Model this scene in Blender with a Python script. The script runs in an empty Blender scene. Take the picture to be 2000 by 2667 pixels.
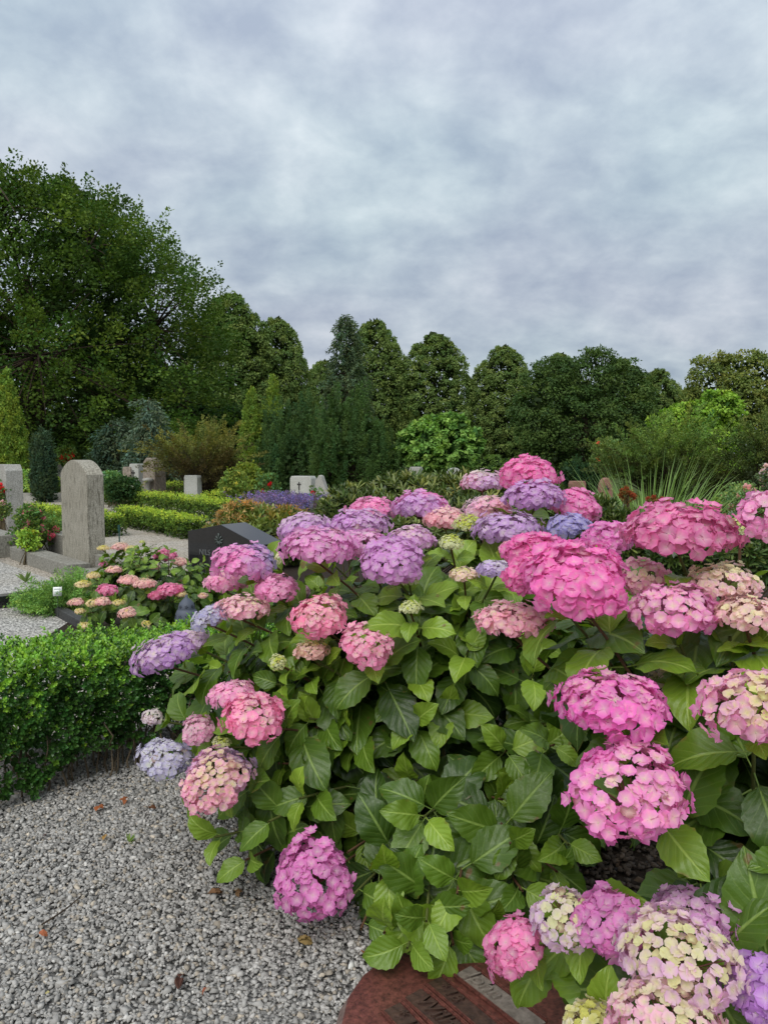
import bpy, bmesh, math, random
import numpy as np
from mathutils import Vector, Matrix

SC = bpy.context.scene
COLL = SC.collection
rng = np.random.default_rng(11)
random.seed(11)
rad = math.radians

# ------------------------------------------------------------------ camera
CAM_H, FPX, PITCH = 1.30, 2000.0, rad(3.95)
cam_data = bpy.data.cameras.new('camera')
cam = bpy.data.objects.new('camera', cam_data)
COLL.objects.link(cam)
cam.location = (0, 0, CAM_H)
cam.rotation_euler = (rad(90) - PITCH, 0, 0)
cam_data.sensor_fit = 'VERTICAL'
cam_data.sensor_height = 36.0
cam_data.lens = 36.0 * FPX / 2667.0
cam_data.clip_start = 0.05
cam_data.clip_end = 2000
SC.camera = cam

# ------------------------------------------------------------------ world (overcast sky)
SUN_EL, SUN_AZ = rad(50), rad(200)     # soft overcast light from high behind the camera, a little to the left
world = bpy.data.worlds.new('World')
SC.world = world
world.use_nodes = True
wn, wl = world.node_tree.nodes, world.node_tree.links
wn.clear()
def N(tree, typ, **kw):
    n = tree.nodes.new(typ)
    for k, v in kw.items():
        setattr(n, k, v)
    return n
def vmath(tree, op, a, b=None):
    n = N(tree, 'ShaderNodeMath', operation=op)
    for i, s in enumerate((a, b)):
        if s is None: continue
        if isinstance(s, (int, float)): n.inputs[i].default_value = s
        else: tree.links.new(s, n.inputs[i])
    return n.outputs[0]
def ramp(tree, fac, stops, interp='LINEAR'):
    n = N(tree, 'ShaderNodeValToRGB')
    cr = n.color_ramp
    cr.interpolation = interp
    while len(cr.elements) < len(stops): cr.elements.new(0.5)
    for e, (p, c) in zip(cr.elements, stops):
        e.position = p
        e.color = (c[0], c[1], c[2], 1) if not isinstance(c, (int, float)) else (c, c, c, 1)
    tree.links.new(fac, n.inputs[0])
    return n.outputs[0]
def mixc(tree, fac, a, b, blend='MIX'):
    n = N(tree, 'ShaderNodeMix', data_type='RGBA', blend_type=blend)
    n.clamp_factor = True
    for idx, s in ((0, fac), (6, a), (7, b)):
        if isinstance(s, (int, float)): n.inputs[idx].default_value = s
        elif isinstance(s, (tuple, list)): n.inputs[idx].default_value = (s[0], s[1], s[2], 1)
        else: tree.links.new(s, n.inputs[idx])
    return n.outputs[2]
def S(r, g, b):
    f = lambda v: (v / 255 / 12.92) if v / 255 <= 0.04045 else ((v / 255 + 0.055) / 1.055) ** 2.4
    return (f(r), f(g), f(b))

wt = world.node_tree
tc = N(wt, 'ShaderNodeTexCoord')
sep = N(wt, 'ShaderNodeSeparateXYZ')
wl.new(tc.outputs['Generated'], sep.inputs[0])
zc = vmath(wt, 'ADD', vmath(wt, 'MAXIMUM', sep.outputs[2], 0.0), 0.42)
comb = N(wt, 'ShaderNodeCombineXYZ')
wl.new(vmath(wt, 'DIVIDE', sep.outputs[0], zc), comb.inputs[0])
wl.new(vmath(wt, 'DIVIDE', sep.outputs[1], zc), comb.inputs[1])
def wnoise(scale, detail, rough, dist, off):
    mp = N(wt, 'ShaderNodeMapping')
    mp.inputs['Location'].default_value = off
    wl.new(comb.outputs[0], mp.inputs[0])
    n = N(wt, 'ShaderNodeTexNoise')
    n.inputs['Scale'].default_value = scale
    n.inputs['Detail'].default_value = detail
    n.inputs['Roughness'].default_value = rough
    n.inputs['Distortion'].default_value = dist
    wl.new(mp.outputs[0], n.inputs['Vector'])
    return n.outputs[0]
n_big = wnoise(1.9, 3, 0.5, 0.15, (3.1, 7.7, 0))
n_fine = wnoise(9.0, 8, 0.56, 0.12, (1.3, 2.2, 0))
n_hue = wnoise(1.6, 2, 0.5, 0.1, (8.3, 4.2, 3))
cl = vmath(wt, 'ADD', vmath(wt, 'MULTIPLY', n_big, 0.46), vmath(wt, 'MULTIPLY', n_fine, 0.54))
K = 10.0   # the background strength is 0.1
def kc(c): return (c[0] * K, c[1] * K, c[2] * K)
cloud = ramp(wt, cl, [(0.36, S(160, 170, 188)), (0.46, S(177, 186, 200)), (0.54, S(191, 199, 210)), (0.66, S(212, 217, 225))], 'LINEAR')
cloud = mixc(wt, ramp(wt, n_hue, [(0.35, 0.0), (0.65, 1.0)]), cloud, mixc(wt, 1.0, cloud, (0.96, 1.04, 1.0), 'MULTIPLY'))
# the overcast grows brighter overhead, as it already does within the picture
lift = vmath(wt, 'ADD', vmath(wt, 'MULTIPLY', vmath(wt, 'MAXIMUM', sep.outputs[2], 0.0), 0.72), 0.80)
cloudk = N(wt, 'ShaderNodeVectorMath', operation='SCALE')
wl.new(cloud, cloudk.inputs[0]); wl.new(vmath(wt, 'MULTIPLY', lift, K * 0.61), cloudk.inputs['Scale'])
sky = N(wt, 'ShaderNodeTexSky', sky_type='NISHITA', sun_disc=False)
sky.sun_elevation = SUN_EL
sky.sun_rotation = SUN_AZ
sky.air_density = 1.0; sky.dust_density = 2.0
skymix = mixc(wt, 0.96, sky.outputs[0], cloudk.outputs[0])
bg = N(wt, 'ShaderNodeBackground')
bg.inputs['Strength'].default_value = 0.1
wl.new(skymix, bg.inputs['Color'])
wo = N(wt, 'ShaderNodeOutputWorld')
wl.new(bg.outputs[0], wo.inputs[0])

sun_d = bpy.data.lights.new('sun', 'SUN')
sun_d.energy = 1.5
sun_d.angle = rad(50)
sun_d.color = (1.0, 0.97, 0.92)
sun = bpy.data.objects.new('sun', sun_d)
COLL.objects.link(sun)
# direction towards the sun: azimuth measured from +Y clockwise
sv = Vector((math.sin(SUN_AZ) * math.cos(SUN_EL), math.cos(SUN_AZ) * math.cos(SUN_EL), math.sin(SUN_EL)))
sun.rotation_euler = sv.to_track_quat('Z', 'Y').to_euler()

SC.view_settings.view_transform = 'Standard'
SC.view_settings.look = 'None'
SC.view_settings.exposure = 0.88
SC.view_settings.gamma = 1.0
SC.view_settings.use_curve_mapping = False
SC.render.engine = 'CYCLES'
SC.cycles.max_bounces = 6
SC.cycles.diffuse_bounces = 3
SC.cycles.glossy_bounces = 2
SC.cycles.transmission_bounces = 3
SC.cycles.transparent_max_bounces = 4
SC.cycles.caustics_reflective = False
SC.cycles.caustics_refractive = False

# ------------------------------------------------------------------ geometry of the view
CP, SP = math.cos(PITCH), math.sin(PITCH)
def ray(px, py):
    r, u = (px - 1000) / FPX, (1333.5 - py) / FPX
    return Vector((r, CP + u * SP, -SP + u * CP))
def at(px, py, Y):                       # the point at distance Y seen at a place of the photograph
    d = ray(px, py)
    return Vector((0, 0, CAM_H)) + d * (Y / d.y)
def gr(px, py, z=0.0):                   # the point of the level z seen there
    d = ray(px, py)
    t = (z - CAM_H) / d.z
    return Vector((0, 0, CAM_H)) + d * t
def proj(P):
    P = np.atleast_2d(np.asarray(P, float))
    x, y, z = P[:, 0], P[:, 1], P[:, 2] - CAM_H
    f = y * CP - z * SP
    u = y * SP + z * CP
    return np.stack([1000 + FPX * x / f, 1333.5 - FPX * u / f], 1), f
def mpp(Y): return Y / FPX               # metres per photograph pixel at distance Y

# ------------------------------------------------------------------ mesh helpers
def nrm(a):
    a = np.asarray(a, float)
    return a / np.maximum(np.linalg.norm(a, axis=-1, keepdims=True), 1e-9)
def make_mesh(name, V, F, mat=None, col=None, uv=None, smooth=False):
    """V (n,3); F one (m,k) array or a list of them; col (n,3) per vertex; uv (n,2) per vertex"""
    V = np.ascontiguousarray(V, np.float32)
    Fs = F if isinstance(F, list) else [F]
    Fs = [np.asarray(f, np.int32) for f in Fs if len(f)]
    idx = np.concatenate([f.ravel() for f in Fs])
    starts, o = [], 0
    for f in Fs:
        starts.append(o + np.arange(len(f)) * f.shape[1]); o += f.size
    starts = np.concatenate(starts).astype(np.int32)
    me = bpy.data.meshes.new(name)
    me.vertices.add(len(V)); me.vertices.foreach_set('co', V.ravel())
    me.loops.add(len(idx)); me.loops.foreach_set('vertex_index', idx)
    me.polygons.add(len(starts)); me.polygons.foreach_set('loop_start', starts)
    if smooth: me.polygons.foreach_set('use_smooth', np.ones(len(starts), bool))
    if col is not None:
        c4 = np.ones((len(V), 4), np.float32); c4[:, :3] = np.clip(col, 0, 1)
        ca = me.color_attributes.new('Col', 'FLOAT_COLOR', 'POINT')
        ca.data.foreach_set('color', c4.ravel())
    if uv is not None:
        ul = me.uv_layers.new(name='UVMap')
        ul.data.foreach_set('uv', np.asarray(uv, np.float32)[idx].ravel())
    me.update(calc_edges=True)
    me.validate()
    if mat: me.materials.append(mat)
    return me
def link(name, data, parent=None, loc=None, rot=None):
    o = bpy.data.objects.new(name, data)
    COLL.objects.link(o)
    if parent is not None: o.parent = parent
    if loc is not None: o.location = loc
    if rot is not None: o.rotation_euler = rot
    return o
def tag(o, label, cat=None, group=None, kind=None):
    if label: o['label'] = label
    if cat: o['category'] = cat
    if group: o['group'] = group
    if kind: o['kind'] = kind
    return o
def thing(name, label, cat, loc=(0, 0, 0), rotz=0, group=None):
    o = link(name, None, None, loc, (0, 0, rotz))
    o.empty_display_size = 0.1
    return tag(o, label, cat, group)
class Geo:
    """collects pieces that make up ONE mesh"""
    def __init__(s): s.V, s.F, s.C, s.n = [], [], [], 0
    def add(s, V, F, C=None):
        V = np.asarray(V, float)
        s.V.append(V)
        for f in (F if isinstance(F, list) else [F]): s.F.append(np.asarray(f) + s.n)
        if C is not None: s.C.append(np.broadcast_to(np.asarray(C, float), V.shape))
        s.n += len(V)
    def mesh(s, name, mat, smooth=False):
        ks = {}
        for f in s.F: ks.setdefault(f.shape[1], []).append(f)
        return make_mesh(name, np.concatenate(s.V), [np.concatenate(v) for v in ks.values()], mat,
                         np.concatenate(s.C) if s.C else None, None, smooth)
def frames(Y, Z):
    """rotation matrices (m,3,3) whose columns are x, y, z; y along Y, z close to Z"""
    Y = nrm(Y); X = nrm(np.cross(Y, Z)); Z = np.cross(X, Y)
    return np.stack([X, Y, Z], -1)
def batch(tv, tf, Rm, T, cols=None, tcol=None):
    m, n = len(T), len(tv)
    V = (np.einsum('mij,nj->mni', Rm, tv) + T[:, None]).reshape(-1, 3)
    F = (tf[None] + (np.arange(m) * n)[:, None, None]).reshape(-1, tf.shape[1])
    C = None
    if cols is not None:
        C = np.repeat(cols[:, None, :], n, 1)
        if tcol is not None: C = C * tcol[None, :, None]
        C = C.reshape(-1, 3)
    return V, F, C
def tube(pts, radii, sides=6, cap=True):
    P = np.asarray(pts, float); n = len(P)
    r = np.broadcast_to(np.asarray(radii, float), (n,))
    T = np.zeros_like(P); T[1:-1] = P[2:] - P[:-2]; T[0] = P[1] - P[0]; T[-1] = P[-1] - P[-2]
    T = nrm(T)
    ref = np.array([1.0, 0, 0]) if abs(T[0][0]) < 0.8 else np.array([0, 1.0, 0])
    B = nrm(np.cross(T[0], ref)); V = []
    a = np.linspace(0, 2 * np.pi, sides, endpoint=False)
    for i in range(n):
        B = nrm(B - T[i] * np.dot(B, T[i])); C = np.cross(T[i], B)
        V.append(P[i] + r[i] * (np.cos(a)[:, None] * B + np.sin(a)[:, None] * C))
    V = np.concatenate(V)
    i, j = np.meshgrid(np.arange(n - 1), np.arange(sides), indexing='ij')
    j2 = (j + 1) % sides
    F = np.stack([i * sides + j, i * sides + j2, (i + 1) * sides + j2, (i + 1) * sides + j], -1).reshape(-1, 4)
    return V, F
def bez(a, b, c, n=8):
    t = np.linspace(0, 1, n)[:, None]
    a, b, c = (np.asarray(q, float) for q in (a, b, c))
    return (1 - t) ** 2 * a + 2 * t * (1 - t) * b + t * t * c

# ------------------------------------------------------------------ materials
MATS = {}
def newmat(name):
    m = bpy.data.materials.new(name); m.use_nodes = True
    m.node_tree.nodes.clear()
    MATS[name] = m
    return m, m.node_tree
def out(t, sh):
    o = N(t, 'ShaderNodeOutputMaterial'); t.links.new(sh, o.inputs[0])
def pbsdf(t, col, rough=0.6, spec=0.4, normal=None):
    p = N(t, 'ShaderNodeBsdfPrincipled')
    if isinstance(col, tuple): p.inputs['Base Color'].default_value = (*col, 1)
    else: t.links.new(col, p.inputs['Base Color'])
    if isinstance(rough, (int, float)): p.inputs['Roughness'].default_value = rough
    else: t.links.new(rough, p.inputs['Roughness'])
    p.inputs['Specular IOR Level'].default_value = spec
    if normal is not None: t.links.new(normal, p.inputs['Normal'])
    return p.outputs[0]
def noise(t, vec, scale, detail=4, rough=0.55, dist=0.0):
    n = N(t, 'ShaderNodeTexNoise')
    n.inputs['Scale'].default_value = scale; n.inputs['Detail'].default_value = detail
    n.inputs['Roughness'].default_value = rough; n.inputs['Distortion'].default_value = dist
    if vec is not None: t.links.new(vec, n.inputs['Vector'])
    return n.outputs[0]
def bump(t, h, strength=0.3, dist=0.01):
    b = N(t, 'ShaderNodeBump'); b.inputs['Strength'].default_value = strength; b.inputs['Distance'].default_value = dist
    t.links.new(h, b.inputs['Height'])
    return b.outputs[0]
def attr(t, name='Col'):
    return N(t, 'ShaderNodeAttribute', attribute_name=name).outputs[0]
def foliage_mat(name, rough=0.5, spec=0.35, trans=0.25, tint=(1.15, 1.25, 0.55)):
    m, t = newmat(name)
    c = attr(t)
    p = pbsdf(t, c, rough, spec)
    tr = N(t, 'ShaderNodeBsdfTranslucent')
    t.links.new(mixc(t, 1.0, c, tint, 'MULTIPLY'), tr.inputs[0])
    mx = N(t, 'ShaderNodeMixShader'); mx.inputs[0].default_value = trans
    t.links.new(p, mx.inputs[1]); t.links.new(tr.outputs[0], mx.inputs[2])
    out(t, mx.outputs[0])
    return m
M_FOL = foliage_mat('foliage', 0.7, 0.15, 0.28)
M_FOLGLOSS = foliage_mat('glossy_foliage', 0.36, 0.45, 0.22)
M_PETAL = foliage_mat('petal', 0.65, 0.2, 0.50, (1.05, 1.0, 1.0))
def leaf_mat(name, nveins=6.6, slant=0.36):
    m, t = newmat(name)
    c = attr(t)
    uvn = N(t, 'ShaderNodeUVMap'); uvn.uv_map = 'UVMap'
    sp = N(t, 'ShaderNodeSeparateXYZ'); t.links.new(uvn.outputs[0], sp.inputs[0])
    a = vmath(t, 'ABSOLUTE', vmath(t, 'MULTIPLY', vmath(t, 'SUBTRACT', sp.outputs[0], 0.5), 2.0))
    v = sp.outputs[1]
    s = vmath(t, 'MULTIPLY', vmath(t, 'SUBTRACT', v, vmath(t, 'MULTIPLY', vmath(t, 'POWER', a, 0.85), slant)), nveins)
    fr = vmath(t, 'ABSOLUTE', vmath(t, 'SUBTRACT', vmath(t, 'FRACT', s), 0.5))      # 0.5 on the vein
    lat = ramp(t, fr, [(0.40, 0.0), (0.5, 1.0)])
    lat = vmath(t, 'MULTIPLY', lat, vmath(t, 'SUBTRACT', 1.0, vmath(t, 'MULTIPLY', a, 0.7)))
    mid = ramp(t, a, [(0.035, 1.0), (0.085, 0.0)])
    vein = vmath(t, 'MAXIMUM', vmath(t, 'MULTIPLY', lat, 0.30), vmath(t, 'MULTIPLY', mid, 0.8))
    tco = N(t, 'ShaderNodeTexCoord')
    nz = noise(t, tco.outputs['Object'], 30.0, 3)
    c2 = mixc(t, vmath(t, 'MULTIPLY', nz, 0.5), c, mixc(t, 1.0, c, (0.55, 0.62, 0.5), 'MULTIPLY'))
    vc = mixc(t, 0.55, mixc(t, 1.0, c, (2.0, 1.7, 1.8), 'MULTIPLY'), S(150, 175, 95))
    col = mixc(t, vein, c2, vc)
    sp_ = noise(t, tco.outputs['Object'], 22.0, 2, 0.4)
    col = mixc(t, vmath(t, 'MULTIPLY', ramp(t, sp_, [(0.70, 0.0), (0.74, 1.0)]), 0.8), col, S(110, 84, 48))
    edge = vmath(t, 'MULTIPLY', ramp(t, a, [(0.8, 0.0), (1.0, 1.0)]), ramp(t, nz, [(0.58, 0.0), (0.70, 0.8)]))
    col = mixc(t, edge, col, S(122, 100, 52))
    h = vmath(t, 'SUBTRACT', vmath(t, 'MULTIPLY', vmath(t, 'SUBTRACT', 0.5, fr), 1.0), vmath(t, 'MULTIPLY', mid, 0.5))
    nz2 = noise(t, tco.outputs['Object'], 160.0, 3)
    h = vmath(t, 'ADD', h, vmath(t, 'MULTIPLY', nz2, 0.4))
    bm = bump(t, h, 0.42, 0.004)
    rg = ramp(t, nz2, [(0.3, 0.30), (0.7, 0.52)])
    p = pbsdf(t, col, rg, 0.42, bm)
    tr = N(t, 'ShaderNodeBsdfTranslucent')
    t.links.new(mixc(t, 1.0, col, (1.25, 1.35, 0.5), 'MULTIPLY'), tr.inputs[0])
    mx = N(t, 'ShaderNodeMixShader'); mx.inputs[0].default_value = 0.22
    t.links.new(p, mx.inputs[1]); t.links.new(tr.outputs[0], mx.inputs[2])
    out(t, mx.outputs[0])
    return m
M_HLEAF = leaf_mat('hydrangea_leaf')
def plain_mat(name, col, rough=0.7, spec=0.3, var=0.25, scale=20.0, bmp=0.2):
    m, t = newmat(name)
    tco = N(t, 'ShaderNodeTexCoord')
    nz = noise(t, tco.outputs['Object'], scale, 5)
    c = mixc(t, nz, tuple(x * (1 - var) for x in col), tuple(min(1, x * (1 + var)) for x in col))
    out(t, pbsdf(t, c, rough, spec, bump(t, nz, bmp, 0.01)))
    return m
def attr_mat(name, rough=0.7, spec=0.3, bscale=60, bmp=0.3):
    m, t = newmat(name)
    tco = N(t, 'ShaderNodeTexCoord')
    nz = noise(t, tco.outputs['Object'], bscale, 4)
    c = mixc(t, vmath(t, 'MULTIPLY', nz, 0.6), attr(t), mixc(t, 1.0, attr(t), (0.5, 0.5, 0.5), 'MULTIPLY'))
    out(t, pbsdf(t, c, rough, spec, bump(t, nz, bmp, 0.005)))
    return m
M_STEM = attr_mat('stem_skin', 0.6, 0.3)
M_BARK = plain_mat('bark', S(62, 52, 42), 0.9, 0.2, 0.5, 6.0, 0.6)

# ------------------------------------------------------------------ foliage helpers
RHOMB = np.array([[0, 0, 0], [0.5, 0.45, 0.14], [0, 1, 0], [-0.5, 0.45, 0.14]], float)
RHOMB_F = np.array([[0, 1, 2, 3]])
# a pointed leaf folded on its midrib (six quads)
LANCE = np.array([[0, 0, 0], [0.35, 0.25, 0.1], [0.5, 0.5, 0.1], [0.3, 0.8, 0.0], [0, 1, -0.12],
                  [-0.3, 0.8, 0.0], [-0.5, 0.5, 0.1], [-0.35, 0.25, 0.1], [0, 0.35, -0.02], [0, 0.7, -0.04]], float)
OVAL = np.array([[0, 0, 0], [0.42, 0.35, 0.12], [0.38, 0.75, 0.1], [0, 1, 0], [-0.38, 0.75, 0.1], [-0.42, 0.35, 0.12]], float)
OVAL_F = np.array([[0, 1, 2], [0, 2, 3], [0, 3, 4], [0, 4, 5]])
LANCE_F3 = np.array([[0, 1, 8], [1, 2, 8], [2, 9, 8], [2, 3, 9], [3, 4, 9], [4, 5, 9], [5, 6, 9], [6, 8, 9], [6, 7, 8], [7, 0, 8]])
def rnd(*s): return rng.random(s)
def gau(*s): return rng.standard_normal(s)
def hue(cols, amt):
    """small colour differences between leaves: brightness and yellow/blue shift"""
    m = cols.shape[:-1]
    b = 1 + amt * gau(*m)[..., None]
    s = amt * 0.6 * gau(*m)
    c = cols * np.clip(b, 0.4, 1.9)
    c[..., 0] *= np.clip(1 + s, 0.6, 1.5); c[..., 2] *= np.clip(1 - s, 0.6, 1.5)
    return c
def leaves(pos, d, n, l, w, cols, tmpl=(RHOMB, RHOMB_F)):
    pos = pos.reshape(-1, 3); d = d.reshape(-1, 3); n = n.reshape(-1, 3); cols = cols.reshape(-1, 3) * 1.3
    m = len(pos)
    l = np.broadcast_to(np.asarray(l, float).reshape(-1) if np.ndim(l) else l, (m,))
    w = np.broadcast_to(np.asarray(w, float).reshape(-1) if np.ndim(w) else w, (m,))
    Rm = frames(d, n) * np.stack([w, l, w], -1)[:, None, :]
    return batch(tmpl[0], tmpl[1], Rm, pos, cols)
def sprays(C, A, L, R, n, ll, lw, col, var=0.16, outw=0.55, up=0.4, hang=0.0, taper=0.65, tmpl=(RHOMB, RHOMB_F), coh=0.5, nb=None):
    """leafy shoots: n leaves round each axis A starting at C"""
    m = len(C); A = nrm(A)
    L = np.broadcast_to(L, (m,)); R = np.broadcast_to(R, (m,))
    ref = np.where(np.abs(A[:, 2:3]) < 0.9, np.array([[0, 0, 1.0]]), np.array([[1.0, 0, 0]]))
    B1 = nrm(np.cross(A, ref)); B2 = np.cross(A, B1)
    t = rnd(m, n); ph = rnd(m, n) * 2 * np.pi
    rr = np.sqrt(rnd(m, n)) * R[:, None] * (1 - taper * t)
    radial = np.cos(ph)[..., None] * B1[:, None] + np.sin(ph)[..., None] * B2[:, None]
    pos = C[:, None] + A[:, None] * (L[:, None] * t)[..., None] + radial * rr[..., None]
    pos[..., 2] -= hang * (t * L[:, None]) ** 2
    d = A[:, None] * (1 - outw) + radial * outw + 0.35 * gau(m, n, 3)
    d[..., 2] -= hang * 0.5
    nr = gau(m, n, 3) * (0.85 - 0.5 * coh) + radial * (0.25 + 0.5 * coh) + np.array([0, 0, up])
    if nb is not None: nr = nr + nb[:, None] * 0.9
    col = np.asarray(col, float)
    base = hue(np.broadcast_to(col if col.ndim == 2 else col[None], (m, 3)).copy(), var)
    cols = hue(np.repeat(base[:, None], n, 1), var * 0.8)
    sz = 0.75 + 0.5 * rnd(m, n)
    return leaves(pos, d, nr, ll * sz, lw * sz, cols, tmpl)
def clumps(C, OUT, CR, n, ll, lw, col, var=0.14, flat=0.75, upb=0.45, outb=0.8, tmpl=(RHOMB, RHOMB_F)):
    """leaf clumps: leaves on the outer and upper side of a small dome round each centre"""
    m = len(C)
    CR = np.broadcast_to(CR, (m,))
    d = nrm(gau(m, n, 3) + OUT[:, None] * outb + np.array([0, 0, upb]))
    r = CR[:, None] * (0.55 + 0.5 * np.sqrt(rnd(m, n)))
    pos = C[:, None] + d * r[..., None] * np.array([1, 1, flat])
    ld = d * 0.2 + OUT[:, None] * 0.5 + 0.5 * gau(m, n, 3) + np.array([0, 0, -0.5])
    nr = d * 1.4 + 0.35 * gau(m, n, 3) + np.array([0, 0, 0.35])
    col = np.asarray(col, float)
    base = hue(np.broadcast_to(col if col.ndim == 2 else col[None], (m, 3)).copy(), var)
    cols = hue(np.repeat(base[:, None], n, 1), var * 0.8)
    sz = 0.7 + 0.6 * rnd(m, n)
    return leaves(pos, ld, nr, ll * sz, lw * sz, cols, tmpl)
def on_profile(prof, n, shell=(0.72, 1.0), lump=0.12, topw=0.15):
    """points on a turned crown: prof = [(z, r), ...]; returns points round the z axis and outward directions"""
    z, r = np.array(prof, float).T
    zz = np.linspace(z[0], z[-1], 200); rr = np.interp(zz, z, r)
    w = np.cumsum(rr + topw * rr.max()); w /= w[-1]
    q = np.interp(rnd(n), w, zz)
    th = rnd(n) * 2 * np.pi
    R0 = np.interp(q, z, r)
    slope = np.interp(q, zz, np.gradient(rr, zz))
    ph = rng.random(6) * 6.28
    lm = 1 + lump * (np.sin(3 * th + q * 0.7 + ph[0]) + np.sin(5 * th - q * 1.3 + ph[1]) + np.sin(2 * th + q * 2.1 + ph[2])) / 1.7
    s = shell[0] + (shell[1] - shell[0]) * np.sqrt(rnd(n))
    P = np.stack([np.cos(th) * R0 * lm * s, np.sin(th) * R0 * lm * s, q], -1)
    O = nrm(np.stack([np.cos(th), np.sin(th), np.clip(-slope, -1, 0.8)], -1))
    return P, O
def on_blobs(blobs, n, shell=(0.85, 1.03), zmin=None):
    """points on the outside of a union of ellipsoids [(cx,cy,cz,rx,ry,rz)] with outward normals"""
    B = np.array(blobs, float)
    a = (B[:, 3] * B[:, 4] * B[:, 5]) ** (2 / 3.)
    k = rng.choice(len(B), int(n * 2.2), p=a / a.sum())
    d = nrm(gau(len(k), 3))
    s = shell[0] + (shell[1] - shell[0]) * rnd(len(k))
    P = B[k, :3] + d * B[k, 3:] * s[:, None]
    Nn = nrm(d / B[k, 3:])
    keep = np.ones(len(k), bool)
    for j in range(len(B)):
        inside = (((P - B[j, :3]) / B[j, 3:]) ** 2).sum(1) < 0.72
        keep &= ~(inside & (k != j))
    if zmin is not None: keep &= P[:, 2] > zmin
    P, Nn = P[keep][:n], Nn[keep][:n]
    return P, Nn
def crown_mesh(name, pieces, mat=None):
    """joins batches into one mesh"""
    g = Geo()
    for V, F, C in pieces: g.add(V, F, C)
    return g.mesh(name, mat or M_FOL)
def limb(g, a, c, r0, r1, bend=0.25, n=7, sides=5, col=None):
    a, c = np.asarray(a, float), np.asarray(c, float)
    b = (a + c) / 2 + np.array([0, 0, 1.0]) * np.linalg.norm(c - a) * bend
    V, F = tube(bez(a, b, c, n), np.linspace(r0, r1, n), sides)
    g.add(V, F)
def trunk_mesh(name, h, r, limbs, lean=(0, 0)):
    g = Geo()
    n = 9
    t = np.linspace(0, 1, n)
    pts = np.stack([lean[0] * t + 0.1 * r * np.sin(t * 7), lean[1] * t + 0.1 * r * np.cos(t * 5), h * t - 0.15], -1)
    rr = r * (1 - 0.62 * t) + 0.45 * r * np.exp(-t * 14)
    V, F = tube(pts, rr, 10); g.add(V, F)
    for a, c, r0, r1 in limbs: limb(g, a, c, r0, r1)
    return g.mesh(name, M_BARK, True)

# ------------------------------------------------------------------ setting: ground, paths, gravel
def gravel_mat(name, c_lo, c_hi, scale, warm):
    m, t = newmat(name)
    tco = N(t, 'ShaderNodeTexCoord')
    vo = N(t, 'ShaderNodeTexVoronoi'); vo.inputs['Scale'].default_value = scale
    t.links.new(tco.outputs['Object'], vo.inputs['Vector'])
    sepc = N(t, 'ShaderNodeSeparateColor'); t.links.new(vo.outputs['Color'], sepc.inputs[0])
    base = ramp(t, sepc.outputs[0], [(0.0, c_lo), (0.55, tuple((a + b) / 2 for a, b in zip(c_lo, c_hi))), (1.0, c_hi)])
    nz = noise(t, tco.outputs['Object'], 1.3, 5)
    base = mixc(t, ramp(t, nz, [(0.42, 0.0), (0.7, 0.55)]), base, mixc(t, 1.0, base, warm, 'MULTIPLY'))
    h = vmath(t, 'SUBTRACT', 1.0, vo.outputs['Distance'])
    out(t, pbsdf(t, base, 0.85, 0.25, bump(t, h, 0.9, 0.012)))
    return m
M_GRAVEL = gravel_mat('path_gravel', S(112, 104, 94), S(196, 188, 176), 62, (0.92, 0.86, 0.74))
M_GRAVEL2 = gravel_mat('plot_gravel', S(96, 94, 90), S(205, 201, 194), 70, (0.9, 0.87, 0.8))
M_GRAVELD = gravel_mat('gravel_bed', S(90, 89, 87), S(146, 144, 140), 110, (0.8, 0.78, 0.75))
M_SOIL = plain_mat('soil', S(46, 38, 32), 0.95, 0.15, 0.6, 45.0, 0.8)
m, t = newmat('lawn')
tco = N(t, 'ShaderNodeTexCoord')
nz = noise(t, tco.outputs['Object'], 0.35, 6); nf = noise(t, tco.outputs['Object'], 14.0, 4)
gc = mixc(t, nz, S(52, 66, 28), S(84, 98, 44))
gc = mixc(t, nf, mixc(t, 1.0, gc, (0.6, 0.6, 0.6), 'MULTIPLY'), gc)
out(t, pbsdf(t, gc, 0.9, 0.2, bump(t, nf, 0.8, 0.05)))
M_LAWN = m
def sheet(name, pts, z, mat, label):
    V = np.array([[p[0], p[1], z] for p in pts], float)
    o = link(name, make_mesh(name, V, np.arange(len(pts))[None], mat))
    return tag(o, label, kind='structure')
sheet('ground', [(-900, -300), (900, -300), (900, 1500), (-900, 1500)], 0.0, M_LAWN, 'green lawn reaching to the far trees')
sheet('gravel_path', [(-14, -2), (3.2, -2), (3.2, 4.4), (0.2, 6.5), (-0.6, 13.0), (2.0, 18.0), (-4.0, 27), (-12, 42), (-26, 42)], 0.004, M_GRAVEL, 'pale beige gravel paths between the graves')
sheet('planting_bed', [(-0.35, 2.35), (0.15, 2.05), (1.8, 1.3), (2.6, 2.2), (2.6, 4.6), (-0.1, 4.2), (-0.55, 3.3)], 0.012, M_SOIL, 'dark soil bed under the large hydrangeas')
sheet('gravel_bed', [(-2.6, 0.4), (0.9, 0.4), (0.9, 2.2), (-0.2, 3.0), (-0.6, 3.7), (-2.6, 3.2)], 0.008, M_GRAVELD, 'dark bed below the loose grey gravel chips')
p1, p2, p3, p4 = gr(-200, 1700), gr(230, 1668), gr(205, 1640), gr(-60, 1500)
sheet('grave_plot', [(-3.9, 4.0), (-1.75, 4.3), (-2.25, 5.75), (-3.3, 7.6), (-3.5, 8.1), (-5.0, 9.8), (-6.5, 8.5)], 0.008, M_GRAVEL2, 'light grey gravel filling the grave plots behind the hedge')
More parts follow.
